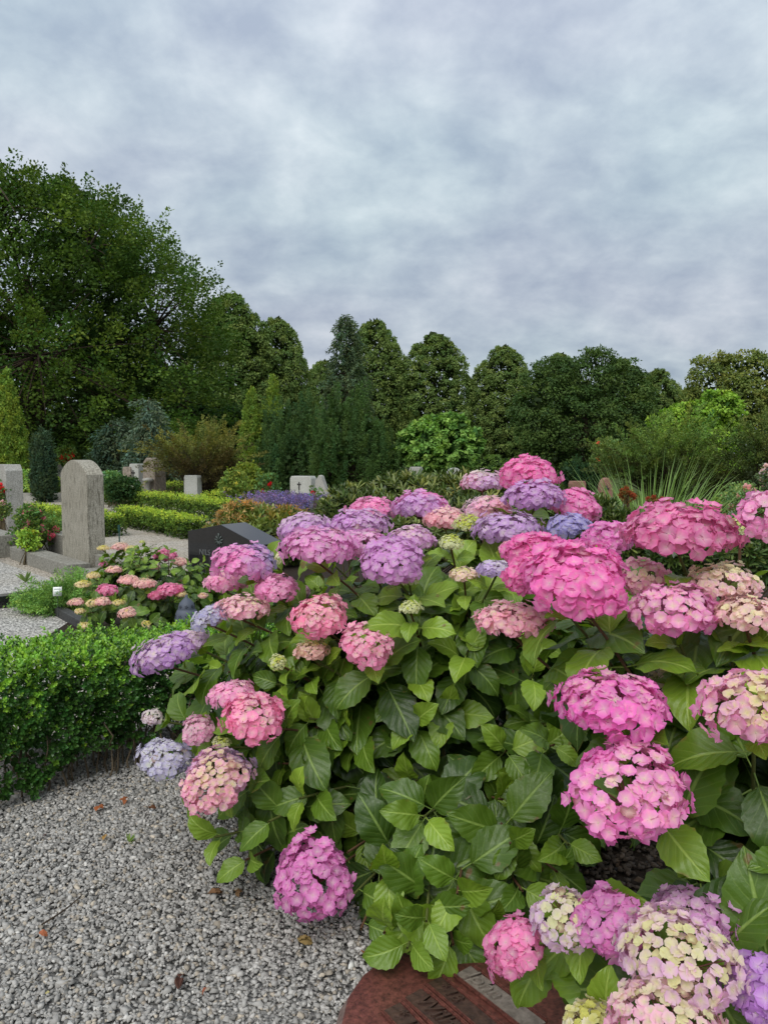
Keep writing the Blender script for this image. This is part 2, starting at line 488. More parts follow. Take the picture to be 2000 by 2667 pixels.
sheet('bed_soil', [(-2.4, 4.9), (-0.9, 4.6), (-0.6, 6.6), (-2.6, 7.2)], 0.012, M_SOIL, 'dark soil under the small hydrangea')
sheet('border_soil', [(-0.6, 4.6), (2.5, 4.2), (4.6, 6.0), (3.5, 12.0), (-1.6, 11.0), (-2.2, 8.6)], 0.016, M_SOIL, 'dark soil of the shrub border behind the hydrangeas')

# loose gravel chips on the near path
def chip_templates(k):
    bv = np.array([[x, y, z] for x in (-1, 1) for y in (-1, 1) for z in (-1, 1)], float) * 0.8
    q4 = [(0, 1, 3, 2), (4, 6, 7, 5), (0, 4, 5, 1), (2, 3, 7, 6), (1, 5, 7, 3)]
    bf = np.array([t for q in q4 for t in ((q[0], q[1], q[2]), (q[0], q[2], q[3]))])
    T = []
    for _ in range(k):
        v = bv + 0.30 * rng.standard_normal(bv.shape)
        n = nrm(rng.standard_normal((4, 3)))           # cut flat facets
        for q in n:
            dq = v @ q; v = v - np.maximum(dq - 0.85, 0)[:, None] * q
        T.append(v * np.array([1.0, 0.68 + 0.2 * rng.random(), 0.42 + 0.25 * rng.random()]))
    return T, bf
m, t = newmat('gravel_chip')
tco = N(t, 'ShaderNodeTexCoord')
nz = noise(t, tco.outputs['Object'], 260, 3)
out(t, pbsdf(t, mixc(t, nz, mixc(t, 1.0, attr(t), (0.72, 0.72, 0.72), 'MULTIPLY'), attr(t)), 0.8, 0.3))
M_CHIP = m
def scatter_chips(name, poly, count, size, z0, label, darks):
    T, bf = chip_templates(14)
    P = np.array(poly, float)
    lo, hi = P.min(0), P.max(0)
    q = lo + (hi - lo) * rnd(int(count * 2.5), 2)
    x, y = q.T; ins = np.zeros(len(q), bool); j = len(P) - 1
    for i in range(len(P)):
        c = ((P[i, 1] > y) != (P[j, 1] > y)) & (x < (P[j, 0] - P[i, 0]) * (y - P[i, 1]) / (P[j, 1] - P[i, 1] + 1e-12) + P[i, 0])
        ins ^= c; j = i
    q = q[ins][:count]
    g = Geo()
    which = rng.integers(0, len(T), len(q))
    und = 0.004 * (np.sin(q[:, 0] * 9 + 1) + np.sin(q[:, 1] * 7.3 + q[:, 0] * 3)) + 0.004
    for k in range(len(T)):
        s = q[which == k]; mm = len(s)
        if not mm: continue
        sc = size * np.exp(0.28 * gau(mm))
        a = rnd(mm) * 6.283; tl = 0.45 * gau(mm, 2)
        yd = np.stack([np.cos(a), np.sin(a), 0.5 * tl[:, 0]], -1)
        zd = np.stack([0.5 * tl[:, 1], 0.4 * gau(mm), np.ones(mm)], -1)
        Rm = frames(yd, zd) * sc[:, None, None]
        z = z0 + und[which == k] + sc * (0.1 + 0.75 * rnd(mm))
        gcol = np.array(S(160, 157, 152)) * np.exp(0.20 * gau(mm))[:, None]
        br = rnd(mm)
        gcol[br < 0.10] *= np.array([1.1, 1.0, 0.86]); gcol[br > 0.93] *= 0.5; gcol[(br > 0.10) & (br < 0.17)] *= 1.3
        if darks is not None: gcol = gcol * np.array(darks)
        V, F, C = batch(T[k], bf, Rm, np.column_stack([s, z]), np.clip(gcol, 0.03, 0.7))
        g.add(V, F, C)
    o = link(name, g.mesh(name, M_CHIP))
    return tag(o, label, kind='stuff')
scatter_chips('gravel', [(-1.35, 1.45), (-2.0, 2.5), (-1.7, 3.3), (-0.9, 3.7), (-0.3, 3.2), (0.05, 2.6), (0.62, 2.2), (0.62, 1.5)], 60000, 0.0053, 0.012, 'loose grey gravel chips on the path in the foreground', None)
scatter_chips('bark_mulch', [(0.25, 2.25), (0.62, 1.9), (1.5, 1.7), (1.6, 2.8), (0.2, 3.0)], 4500, 0.0085, 0.012, 'dark crumbly bark mulch under the hydrangeas', (0.22, 0.17, 0.14))

# ------------------------------------------------------------------ far trees
def place(mesh_t, mesh_c, name, label, group, loc, s=1.0, rz=0.0, cat='tree', tname='trunk', cname='crown'):
    o = thing(name, label, cat, loc, rz, group)
    o.scale = (s if not isinstance(s, tuple) else s[0],) * 2 + ((s if not isinstance(s, tuple) else s[1]),)
    if mesh_t: link(tname, mesh_t, o)
    link(cname, mesh_c, o)
    return o
def ground_px(px, Y): return Vector(((px - 1000) / FPX * Y, Y, 0))

# limes: height 14 m, radius 4.2 m
def lime_variant(k):
    prof = [(1.2, 3.0), (2.5, 3.9), (5, 4.25), (8, 4.0), (10.3, 3.25), (12.0, 2.3), (13.1, 1.3), (13.6, 0.5)]
    C, O = on_profile(prof, 900, (0.78, 1.0), 0.06)
    cr = 0.32 + 0.36 * rnd(len(C)); cr *= np.where(C[:, 2] > 11.5, 0.7, 1)
    cc = np.array([S(94, 112, 58), S(106, 122, 66), S(86, 106, 56)])[rng.integers(0, 3, len(C))]
    a = clumps(C, O, cr, 48, 0.19, 0.145, cc, 0.075, 0.75)
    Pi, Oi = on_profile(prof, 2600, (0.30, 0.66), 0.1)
    b = leaves(Pi, Oi + 0.8 * gau(len(Pi), 3), gau(len(Pi), 3), 0.6, 0.5, hue(np.tile(np.array(S(52, 64, 32)), (len(Pi), 1)), 0.15))  # inner leaves darkened to paint in the shade inside the crown
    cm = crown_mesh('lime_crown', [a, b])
    lim = [((0, 0, 2 + i * 0.7), tuple(C[rng.integers(len(C))] * 0.8), 0.14, 0.03) for i in range(12)]
    return trunk_mesh('lime_trunk', 11, 0.35, lim), cm
LIME = [lime_variant(k) for k in range(2)]
lime_spots = [  # px, top py, half width px, distance, variant, turn, label
    (975, 838, 90, 80, 0, 0.3, 'lime tree just right of the drooping spruce'),
    (1130, 870, 98, 80, 1, 1.3, 'domed lime tree above the bright green round shrub'),
    (1305, 903, 86, 80, 2, 2.2, 'lime tree standing between the domed lime and the broad dark tree'),
    (1452, 922, 74, 84, 0, 3.0, 'lime tip showing over the left shoulder of the broad dark tree'),
    (1612, 935, 74, 84, 1, 4.1, 'lime showing over the right shoulder of the broad dark tree'),
    (1708, 962, 66, 84, 2, 5.0, 'small lime top between the broad dark tree and the olive tree'),
    (606, 770, 118, 62, 1, 5.5, 'tall lime directly behind the branches of the big beech'),
    (722, 832, 90, 64, 0, 2.6, 'pale yellowish lime at the end of the left tree group'),
    (842, 940, 62, 86, 2, 0.9, 'low lime half hidden behind the drooping spruce'),
    (1790, 1010, 70, 88, 0, 1.9, 'low dark lime in the gap left of the olive tree')]
for px, top, hw, D, v, rz, lab in lime_spots:
    h = CAM_H + (1195 - top) / FPX * D
    sxy, sz = hw * D / FPX / 4.0, h / 13.95
    place(*LIME[v % 2], 'lime_tree', lab, 'lime trees along the far side', ground_px(px, D), (sxy, sz), rz)

# the big beech on the left
def beech():
    prof = [(1.9, 7.0), (2.8, 9.0), (4.2, 9.8), (6, 9.3), (8, 9.0), (10, 8.7), (11.5, 8.3), (13, 7.2), (14.3, 5.4), (15.4, 3.6), (16.0, 1.4)]
    C, O = on_profile(prof, 1250, (0.64, 0.99), 0.07)
    A = O * 0.7 + np.array([0, 0, 0.75]) + 0.35 * gau(len(C), 3)
    A[C[:, 2] < 6] -= np.array([0, 0, 0.75])
    cc = np.array([S(70, 92, 36), S(82, 102, 40), S(60, 84, 34)])[rng.integers(0, 3, len(C))]
    a = sprays(C, A, 1.2 + 0.9 * rnd(len(C)), 0.60, 86, 0.155, 0.11, cc, 0.10, 0.5, 0.6, 0.06, coh=1.0)
    sel = rng.permutation(len(C))[:260]
    sel = sel[C[sel, 2] > 6]
    a2 = sprays(C[sel] + A[sel] * 0.5, nrm(A[sel]) + np.array([0, 0, 0.5]), 1.5, 0.24, 40, 0.15, 0.10, cc[sel], 0.14, 0.5, 0.5)
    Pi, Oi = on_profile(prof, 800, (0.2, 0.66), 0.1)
    b = sprays(Pi, Oi + np.array([0, 0, 0.2]), 1.6, 1.0, 60, 0.26, 0.2, np.array(S(50, 70, 30)), 0.12, 0.5, 0.6)  # inner sprays in a darker green that stands in for crown shade
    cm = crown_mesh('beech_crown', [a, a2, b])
    g = Geo()
    t = np.linspace(0, 1, 10)
    V, F = tube(np.stack([0.25 * np.sin(t * 3), 0.2 * np.sin(t * 5), 12 * t - 0.2], -1), 0.62 * (1 - 0.75 * t) + 0.3 * np.exp(-t * 16), 12)
    g.add(V, F)
    heads = []
    for i in range(16):
        az, z0 = i * 2.4, 2.6 + 0.45 * i
        rr = np.interp(z0 + 2.5, *np.array(prof).T) * 0.72
        e = np.array([math.cos(az) * rr, math.sin(az) * rr, min(z0 + 2.5 + 0.25 * i, 14.5)])
        limb(g, (0, 0, z0), e, 0.24 - 0.008 * i, 0.05, 0.12, 9, 6)
        heads.append(bez((0, 0, z0), (np.array([0, 0, z0]) + e) / 2 + np.array([0, 0, 1.0]) * np.linalg.norm(e) * 0.12, e, 10))
    H = np.concatenate(heads)
    for c in C[rng.permutation(len(C))[:330]]:
        d = np.linalg.norm(H - c + np.array([0, 0, 0.8]), axis=1); k = int(d.argmin())
        limb(g, H[k], c, 0.055, 0.014, 0.06, 5, 4)
    tm = g.mesh('beech_trunk', M_BARK, True)
    return tm, cm
bt, bc = beech()
place(bt, bc, 'beech_tree', 'huge dark green beech towering over the graves at left', None, ground_px(85, 38), (1.0, 0.86), 0.4)

# broad dark tree, olive tree, yellow green tree : crowns made of round lobes
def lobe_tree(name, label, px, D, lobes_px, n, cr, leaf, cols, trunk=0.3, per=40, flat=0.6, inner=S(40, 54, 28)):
    base = ground_px(px, D); k = D / FPX
    bl = [((x - px) * k, dy, CAM_H + (1195 - y) * k, rx * k, rx * k * 0.8, ry * k) for x, y, rx, ry, dy in lobes_px]
    C, O = on_blobs(bl, n, (0.8, 1.02), 0.5)
    cc = np.array(cols)[rng.integers(0, len(cols), len(C))]
    a = clumps(C, O, cr * (0.7 + 0.6 * rnd(len(C))), per, leaf, leaf * 0.72, cc, 0.085, flat)
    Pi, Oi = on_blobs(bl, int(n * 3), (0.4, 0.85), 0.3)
    b = leaves(Pi, Oi + gau(len(Pi), 3), gau(len(Pi), 3), leaf * 2.4, leaf * 1.9, hue(np.tile(np.array(inner), (len(Pi), 1)), 0.15))  # inner fill leaves carry the interior shade in their colour
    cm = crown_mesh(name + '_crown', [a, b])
    top = max(q[2] for q in bl)
    lim = [((0, 0, 0.25 * top), (q[0] * 0.8, q[1] * 0.8, q[2]), 0.4 * trunk, 0.05) for q in bl]
    tm = trunk_mesh(name + '_trunk', top * 0.9, trunk, lim)
    return place(tm, cm, name, label, None, base)
lobe_tree('broad_tree', 'broad dark green tree with layered foliage right of the limes', 1520, 58,
          [(1440, 1010, 75, 70, 0), (1530, 985, 85, 60, 0), (1610, 1010, 62, 70, 0), (1400, 1090, 62, 85, -1), (1500, 1110, 95, 90, -1.5), (1600, 1110, 85, 95, -0.5), (1660, 1090, 40, 80, 0.5), (1440, 1180, 70, 50, -1)],
          420, 0.75, 0.18, [S(64, 84, 40), S(74, 94, 46), S(58, 78, 40)], 0.4, 85)
lobe_tree('olive_tree', 'airy olive green tree with rounded crown at the right edge', 1920, 55,
          [(1850, 990, 55, 62, 0), (1925, 970, 66, 48, 0), (1985, 1000, 60, 60, 0), (1830, 1060, 45, 60, 0.5), (1900, 1060, 80, 75, -1), (1980, 1080, 70, 80, -0.5), (2060, 1040, 60, 90, 0)],
          360, 0.6, 0.18, [S(104, 114, 54), S(94, 106, 52), S(114, 120, 60)], 0.3, 65)
lobe_tree('yellow_green_tree', 'light yellow green feathery tree in front of the olive tree', 1820, 36,
          [(1740, 1105, 45, 30, 0), (1800, 1085, 55, 32, 0), (1860, 1070, 50, 45, 0), (1890, 1130, 42, 70, 0.2), (1820, 1150, 70, 50, 0), (1880, 1210, 40, 60, 0.2)],
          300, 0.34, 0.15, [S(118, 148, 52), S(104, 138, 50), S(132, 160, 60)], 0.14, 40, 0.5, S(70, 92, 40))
lobe_tree('round_shrub', 'bright green round leafy shrub below the domed lime', 1145, 30,
          [(1145, 1150, 85, 62, 0), (1090, 1160, 52, 48, 0), (1205, 1160, 50, 46, 0), (1140, 1180, 95, 42, -0.2), (1170, 1118, 48, 34, 0)],
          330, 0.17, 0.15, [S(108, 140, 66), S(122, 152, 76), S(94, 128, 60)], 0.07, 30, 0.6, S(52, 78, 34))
lobe_tree('low_shrub', 'low grey green shrub beside the bright round shrub', 1285, 33,
          [(1275, 1215, 38, 26, 0), (1320, 1220, 36, 22, 0)], 90, 0.14, 0.1, [S(92, 116, 54), S(84, 108, 52)], 0.04, 30)
lobe_tree('dark_tree', 'dark tree mass standing in the shade behind the big beech', 250, 56,
          [(60, 1060, 110, 130, 0), (200, 1040, 120, 150, 1), (330, 1050, 120, 140, 0), (470, 1080, 100, 115, 1), (-60, 1050, 100, 150, 0), (130, 1150, 120, 60, -1), (330, 1150, 140, 60, -1), (520, 1150, 90, 60, -1)],
          480, 0.8, 0.24, [S(50, 68, 34), S(58, 76, 38)], 0.4, 60)
# distant wooded edge closing the cemetery
gw = Geo()
Cx = np.stack([-80 + 160 * rnd(800), 92 + 10 * rnd(800), 0.3 + 6.5 * rnd(800)], -1)
V, F, C_ = clumps(Cx, np.tile(np.array([[0, -1.0, 0.2]]), (800, 1)), 1.5, 46, 0.55, 0.42, np.array(S(52, 66, 36)), 0.14, 0.8); gw.add(V, F, C_)
tag(link('distant_woodland', gw.mesh('distant_woodland', M_FOL)), 'dark distant woodland edge closing the view behind the limes', kind='stuff')

# ------------------------------------------------------------------ conifers
def cone_tree(name, label, px, Y, top, hw, col, ll, lw, n, per, spray=(0.5, 0.12), prof=None, outa=0.35, zbase=0.0, group=None, var=0.15):
    k = Y / FPX; h = CAM_H + (1195 - top) * k; r = hw * k
    prof = prof or [(0, 0.8), (0.15, 1.0), (0.4, 0.9), (0.65, 0.66), (0.85, 0.33), (0.96, 0.1), (1, 0.02)]
    pr = [(zbase + z * (h - spray[0] * 0.6 - zbase), q * r) for z, q in prof]
    C, O = on_profile(pr, n, (0.8, 1.0), 0.06)
    a = sprays(C, O * outa + np.array([0, 0, 1.0]) + 0.12 * gau(len(C), 3), spray[0] * (0.7 + 0.6 * rnd(len(C))), spray[1], per, ll, lw, np.array(col), var, 0.3, 0.2, coh=0.9, nb=O)
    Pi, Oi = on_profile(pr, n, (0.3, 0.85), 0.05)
    b = leaves(Pi, Oi + gau(len(Pi), 3), gau(len(Pi), 3), ll * 2.6, lw * 4, hue(np.tile(np.array(col) * 0.7, (len(Pi), 1)), 0.15))  # inner leaves take a dimmed copy of the colour as painted shade
    tm = trunk_mesh(name + '_trunk', h * 0.8, max(0.05, r * 0.12), [])
    return place(tm, crown_mesh(name + '_crown', [a, b]), name, label, group, ground_px(px, Y))
cone_tree('thuja_tree', 'olive green conical thuja at the left edge beside the beech trunk', 20, 25, 972, 50, S(116, 136, 56), 0.085, 0.045, 640, 46, (0.30, 0.11))
cone_tree('thuja_tree', 'slim pointed thuja in front of the tall lime', 657, 31, 1018, 29, S(108, 130, 54), 0.09, 0.045, 300, 40, (0.36, 0.11))
cone_tree('thuja_tree', 'slim pointed thuja rising out of the dark yew group', 713, 37, 984, 32, S(116, 136, 56), 0.10, 0.05, 300, 40, (0.4, 0.13))
cone_tree('yew_pillar', 'small dark blue green yew pillar beside the beech trunk', 115, 23, 1128, 25, S(60, 78, 56), 0.09, 0.035, 260, 34, (0.4, 0.09),
          [(0, 0.8), (0.2, 1.0), (0.7, 0.95), (0.9, 0.6), (1, 0.15)], 0.12)
def yew(name, label, px, Y, cols_px, color, n, ll=0.08, lw=0.036, spray=(1.25, 0.25), per=250, outa=0.14, cat='shrub', trunk=0.12):
    k = Y / FPX
    bl = []
    for x, top, hw, dy in cols_px:
        h = CAM_H + (1195 - top) * k
        bl.append(((x - px) * k, dy, h * 0.38, hw * k * 0.74, hw * k * 0.7, h * 0.54))
        for q in range(4):                                     # slim upright columns round the core
            aq = random.uniform(0, 6.283); rq = hw * k * random.uniform(0.6, 1.0); hq = h * random.uniform(0.55, 1.0)
            bl.append(((x - px) * k + rq * math.cos(aq), dy + 0.9 * rq * math.sin(aq), hq * 0.45, hw * k * 0.40, hw * k * 0.40, hq * 0.52))
    C, O = on_blobs(bl, n, (0.86, 1.0), 0.05)
    C[:, 2] = np.maximum(C[:, 2] - spray[0] * 0.55, 0.02)
    a = sprays(C, O * outa + np.array([0, 0, 0.8]) + 0.12 * gau(len(C), 3), spray[0] * (0.6 + 0.6 * rnd(len(C))), spray[1] * (0.7 + 0.6 * rnd(len(C))), per, ll, lw, np.array(color), 0.11, 0.4, 0.3, 0, 0.85, coh=1.5)
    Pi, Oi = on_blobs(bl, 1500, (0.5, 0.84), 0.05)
    b = leaves(Pi, Oi + gau(len(Pi), 3), gau(len(Pi), 3), ll * 2.8, lw * 6, hue(np.tile(np.array(color) * 0.6, (len(Pi), 1)), 0.15))  # dimmed inner leaves paint the darkness between the spires
    tm = trunk_mesh(name + '_trunk', 1.2, trunk, [((0, 0, 0.3), (q[0], q[1], q[2]), 0.07, 0.03) for q in bl])
    return place(tm, crown_mesh(name + '_crown', [a, b]), name, label, None, ground_px(px, Y), cat=cat)
yew('yew_bush', 'dark green columnar yew left of its taller neighbour', 755, 31, [(715, 1035, 34, 0.3), (755, 1012, 38, 0), (795, 1020, 34, 0.2), (730, 1100, 44, -0.4), (785, 1110, 42, -0.4), (700, 1130, 26, -0.1)], S(68, 92, 52), 150)
yew('yew_bush', 'wide dark green columnar yew bush in the middle of the view', 925, 30, [(850, 1025, 32, 0.3), (890, 1008, 36, 0.2), (940, 1000, 38, 0), (990, 1045, 28, 0.1), (860, 1090, 42, -0.3), (920, 1085, 46, -0.5), (980, 1110, 44, -0.3), (1015, 1130, 24, 0), (835, 1150, 28, -0.2)], S(70, 94, 50), 210)
yew('yew_dome', 'dark green clipped yew dome behind the round pink gravestone', 1512, 28, [(1490, 1195, 28, 0), (1530, 1192, 30, 0.1), (1556, 1205, 20, 0)], S(50, 74, 46), 60, 0.07, 0.025, (0.7, 0.12), 110)

# spruces and cedars with hanging shoots
def weeping(name, label, px, Y, top, hw, col, n, ll, lw, prof=None, L=0.7, hang=0.5):
    k = Y / FPX; h = CAM_H + (1195 - top) * k; r = hw * k
    prof = prof or [(0.08, 1.0), (0.3, 0.9), (0.5, 0.74), (0.7, 0.52), (0.85, 0.32), (0.95, 0.18), (1, 0.06)]
    pr = [(z * h, q * r) for z, q in prof]
    C, O = on_profile(pr, n, (0.5, 1.0), 0.18, 0.4)
    A = O * 0.5 + np.array([0, 0, -0.8]) + 0.2 * gau(len(C), 3)
    C[:, 2] += 0.3 * L * (C[:, 2] / h)
    a = sprays(C, A, L * (0.6 + 0.7 * rnd(len(C))), 0.13 * max(1, Y / 35), 44, ll, lw, np.array(col), 0.13, 0.35, 0.2, 0.1, coh=1.0)
    g = Geo()
    V, F = tube(np.stack([np.zeros(8), np.zeros(8), np.linspace(-0.1, h * 0.98, 8)], -1), np.linspace(r * 0.08 + 0.05, 0.03, 8), 7); g.add(V, F)
    for c in C[::6]: limb(g, (0, 0, min(c[2] + 0.3, h * 0.95)), c, 0.04, 0.015, 0.08, 5, 4)
    return place(g.mesh(name + '_trunk', M_BARK, True), crown_mesh(name + '_crown', [a]), name, label, None, ground_px(px, Y))
weeping('weeping_spruce', 'grey green drooping spruce standing before the first lime', 903, 56, 838, 66, S(76, 92, 66), 620, 0.22, 0.09, None, 1.1)
weeping('weeping_cedar', 'blue grey drooping cedar under the beech branches', 392, 25, 1048, 44, S(84, 100, 82), 260, 0.14, 0.055)
weeping('weeping_cedar', 'low dark blue cedar mound left of the drooping cedar', 312, 26, 1100, 60, S(62, 78, 60), 320, 0.14, 0.06, [(0.02, 1.0), (0.4, 0.95), (0.7, 0.7), (0.9, 0.4), (1, 0.1)])
# dark undergrowth below the beech
lobe_tree('dark_bush', 'dark leafy bush in the shade below the beech', 210, 42, [(180, 1165, 60, 55, 0), (250, 1150, 70, 60, 1), (330, 1150, 60, 60, 1), (160, 1190, 40, 40, -0.5)], 200, 0.35, 0.2, [S(62, 84, 40), S(54, 74, 36)], 0.1, 34)
lobe_tree('dark_bush', 'dark bush between the brown juniper and the slim thuja', 560, 44, [(520, 1120, 60, 60, 0), (590, 1125, 50, 65, 0.5), (470, 1150, 50, 50, 0)], 190, 0.35, 0.18, [S(56, 82, 44), S(50, 74, 42)], 0.1, 34)

# spreading junipers: arching fans of shoots
def juniper(name, label, px, Y, base_py, arms, cols, n, Ls, ll, lw, tilt=0.8, blobs=None, per=46):
    k = Y / FPX; base = ground_px(px, Y)
    bl = [((x - px) * k, dy, CAM_H + (1195 - y) * k, rx * k, rx * k * 0.8, ry * k) for x, y, rx, ry, dy in blobs]
    C, O = on_blobs(bl, n, (0.5, 0.95), 0.05)
    A = O * np.array([1, 1, 0.5]) + np.array([0, 0, tilt]) + 0.25 * gau(len(C), 3)
    hz = (C[:, 2] - C[:, 2].min()) / (np.ptp(C[:, 2]) + 1e-6)
    cc = np.array(cols)[np.clip((hz * len(cols) + 0.5 * gau(len(C))).astype(int), 0, len(cols) - 1)]
    a = sprays(C, A, Ls * (0.6 + 0.8 * rnd(len(C))), 0.13 * Ls, per * 2, ll, lw, cc, 0.13, 0.35, 0.3, 0.18 / Ls, 0.9, coh=1.3)
    g = Geo()
    for c, ax in list(zip(C, A))[:70]:
        limb(g, (gau(1)[0] * 0.12, gau(1)[0] * 0.12, 0.0), c, 0.035, 0.012, 0.1, 6, 4)
    return place(g.mesh(name + '_branches', M_BARK, True), crown_mesh(name + '_foliage', [a]), name, label, None, base, cat='shrub', tname='branches', cname='foliage')
juniper('juniper_bush', 'spreading brown and olive juniper behind the low hedges', 525, 22, 1270, None, [S(62, 56, 36), S(78, 72, 40), S(96, 96, 50), S(110, 112, 56)], 230, 1.0, 0.07, 0.028, 0.6,
        [(485, 1205, 42, 34, 0), (530, 1192, 54, 38, 0), (575, 1205, 40, 38, 0), (530, 1232, 70, 40, -0.2), (455, 1190, 24, 20, 0)])
juniper('juniper_bush', 'tall dark bristly juniper behind the ornamental grass', 1760, 18, 1310, None, [S(58, 60, 36), S(70, 80, 42), S(86, 102, 50), S(104, 124, 58)], 270, 0.95, 0.07, 0.028, 0.7,
        [(1700, 1205, 66, 50, 0), (1775, 1215, 70, 75, 0), (1830, 1235, 50, 62, 0.1), (1740, 1260, 56, 50, 0), (1640, 1225, 40, 36, 0.3), (1800, 1280, 52, 40, -0.1), (1770, 1165, 26, 30, 0)])
juniper('juniper_bush', 'dark bristly juniper cut by the right edge of the picture', 1990, 17, 1330, None, [S(56, 60, 36), S(68, 78, 42), S(86, 102, 52)], 190, 0.85, 0.07, 0.028, 0.7,
        [(1968, 1225, 32, 70, 0), (2020, 1200, 55, 80, 0), (1978, 1275, 32, 50, 0)])

# ------------------------------------------------------------------ box hedges
def boxpath(A, B, half, h, n, zmin=0.0, round_=0.12):
    """random points and outward normals on a hedge running A-B"""
    A, B = np.array(A, float), np.array(B, float)
    L = np.linalg.norm(B - A); u = (B - A) / L; v = np.array([-u[1], u[0]])
    per = [h, 2 * half, h]; tot = sum(per)
    s = rnd(n) * tot; x = rnd(n) * L
    off = np.where(s < h, -half, np.where(s < h + 2 * half, s - h - half, half))
    z = np.where(s < h, s, np.where(s < h + 2 * half, h, tot - s))
    nx = np.where(s < h, -1.0, np.where(s < h + 2 * half, 0.0, 1.0)); nz_ = np.where((s >= h) & (s < h + 2 * half), 1.0, 0.0)
    # both ends
    e = rnd(n) < (2 * half / (L + 2 * half)) * 0.6
    x = np.where(e, np.where(rnd(n) < 0.5, 0, L), x); off = np.where(e, (rnd(n) * 2 - 1) * half, off); z = np.where(e, rnd(n) * h, z)
    na = np.where(e, np.where(x > L / 2, 1.0, -1.0), 0.0); nx = np.where(e, 0, nx); nz_ = np.where(e, 0.15, nz_)
    z = np.maximum(z, zmin)
    j = 0.03 * h / 0.4
    P2 = A[None] + u[None] * x[:, None] + v[None] * off[:, None]
    P = np.column_stack([P2, z]) + gau(n, 3) * j
    Nn = np.column_stack([u[None] * na[:, None] + v[None] * nx[:, None], nz_])
    return P, nrm(Nn + 1e-4)
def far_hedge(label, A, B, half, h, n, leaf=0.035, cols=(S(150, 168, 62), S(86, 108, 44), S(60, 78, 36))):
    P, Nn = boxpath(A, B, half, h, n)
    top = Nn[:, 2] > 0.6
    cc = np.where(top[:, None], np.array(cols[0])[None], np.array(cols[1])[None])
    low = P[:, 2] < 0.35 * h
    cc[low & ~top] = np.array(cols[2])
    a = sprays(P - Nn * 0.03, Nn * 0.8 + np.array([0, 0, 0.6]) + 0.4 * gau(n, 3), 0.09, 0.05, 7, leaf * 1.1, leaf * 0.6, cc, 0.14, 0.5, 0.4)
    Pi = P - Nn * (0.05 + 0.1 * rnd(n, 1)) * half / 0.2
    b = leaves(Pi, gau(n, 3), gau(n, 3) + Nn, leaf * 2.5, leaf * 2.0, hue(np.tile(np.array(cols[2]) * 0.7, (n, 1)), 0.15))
    o = thing('box_hedge', label, 'hedge', (0, 0, 0), 0, 'low clipped box hedges')
    link('foliage', crown_mesh('hedge_foliage', [a, b]), o)
    g = Geo()
    Av, Bv = np.array([*A, 0.0]), np.array([*B, 0.0])
    for i in range(10):
        q = Av + (Bv - Av) * (i + 0.5) / 10
        V, F = tube([q + [0, 0, -0.02], q + [0.02, 0.01, h * 0.4], q + [0.0, 0.03, h * 0.8]], [0.012, 0.009, 0.005], 5); g.add(V, F)
    tag(link('stems', g.mesh('hedge_stems', M_BARK), o), None, kind='stuff')
    return o
def g2(px, py): q = gr(px, py); return (q.x, q.y)
far_hedge('long clipped hedge along the pale path behind the arched gravestone', g2(225, 1302), g2(600, 1362), 0.28, 0.40, 2600)
far_hedge('short clipped hedge in front of the pale path, left of the black stone', g2(325, 1366), g2(512, 1404), 0.20, 0.30, 1500)
far_hedge('clipped hedge running behind the arched gravestone', g2(80, 1362), g2(293, 1398), 0.22, 0.32, 1700)
far_hedge('hedge closing the plot in front of the brown juniper', g2(330, 1292), g2(560, 1312), 0.30, 0.50, 1800)
far_hedge('small square hedge corner left of the brown juniper', g2(318, 1282), g2(392, 1284), 0.35, 0.55, 700)
far_hedge('hedge reaching from the long hedge towards the lavender', g2(545, 1330), g2(650, 1296), 0.25, 0.38, 1300)
far_hedge('hedge strip below the brown juniper, farther right', g2(540, 1300), g2(655, 1285), 0.30, 0.45, 1100)
far_hedge('distant double hedge left of the arched gravestone, lower strip', g2(40, 1290), g2(170, 1290), 0.35, 0.55, 1100)
far_hedge('distant double hedge left of the arched gravestone, upper strip', g2(-20, 1270), g2(190, 1268), 0.35, 0.50, 1100)
far_hedge('low hedge seen through the gap right of the dark juniper', g2(1868, 1352), g2(1965, 1352), 0.3, 0.36, 900)
far_hedge('clipped hedge piece at the far left edge', g2(-40, 1330), g2(20, 1318), 0.3, 0.45, 500)

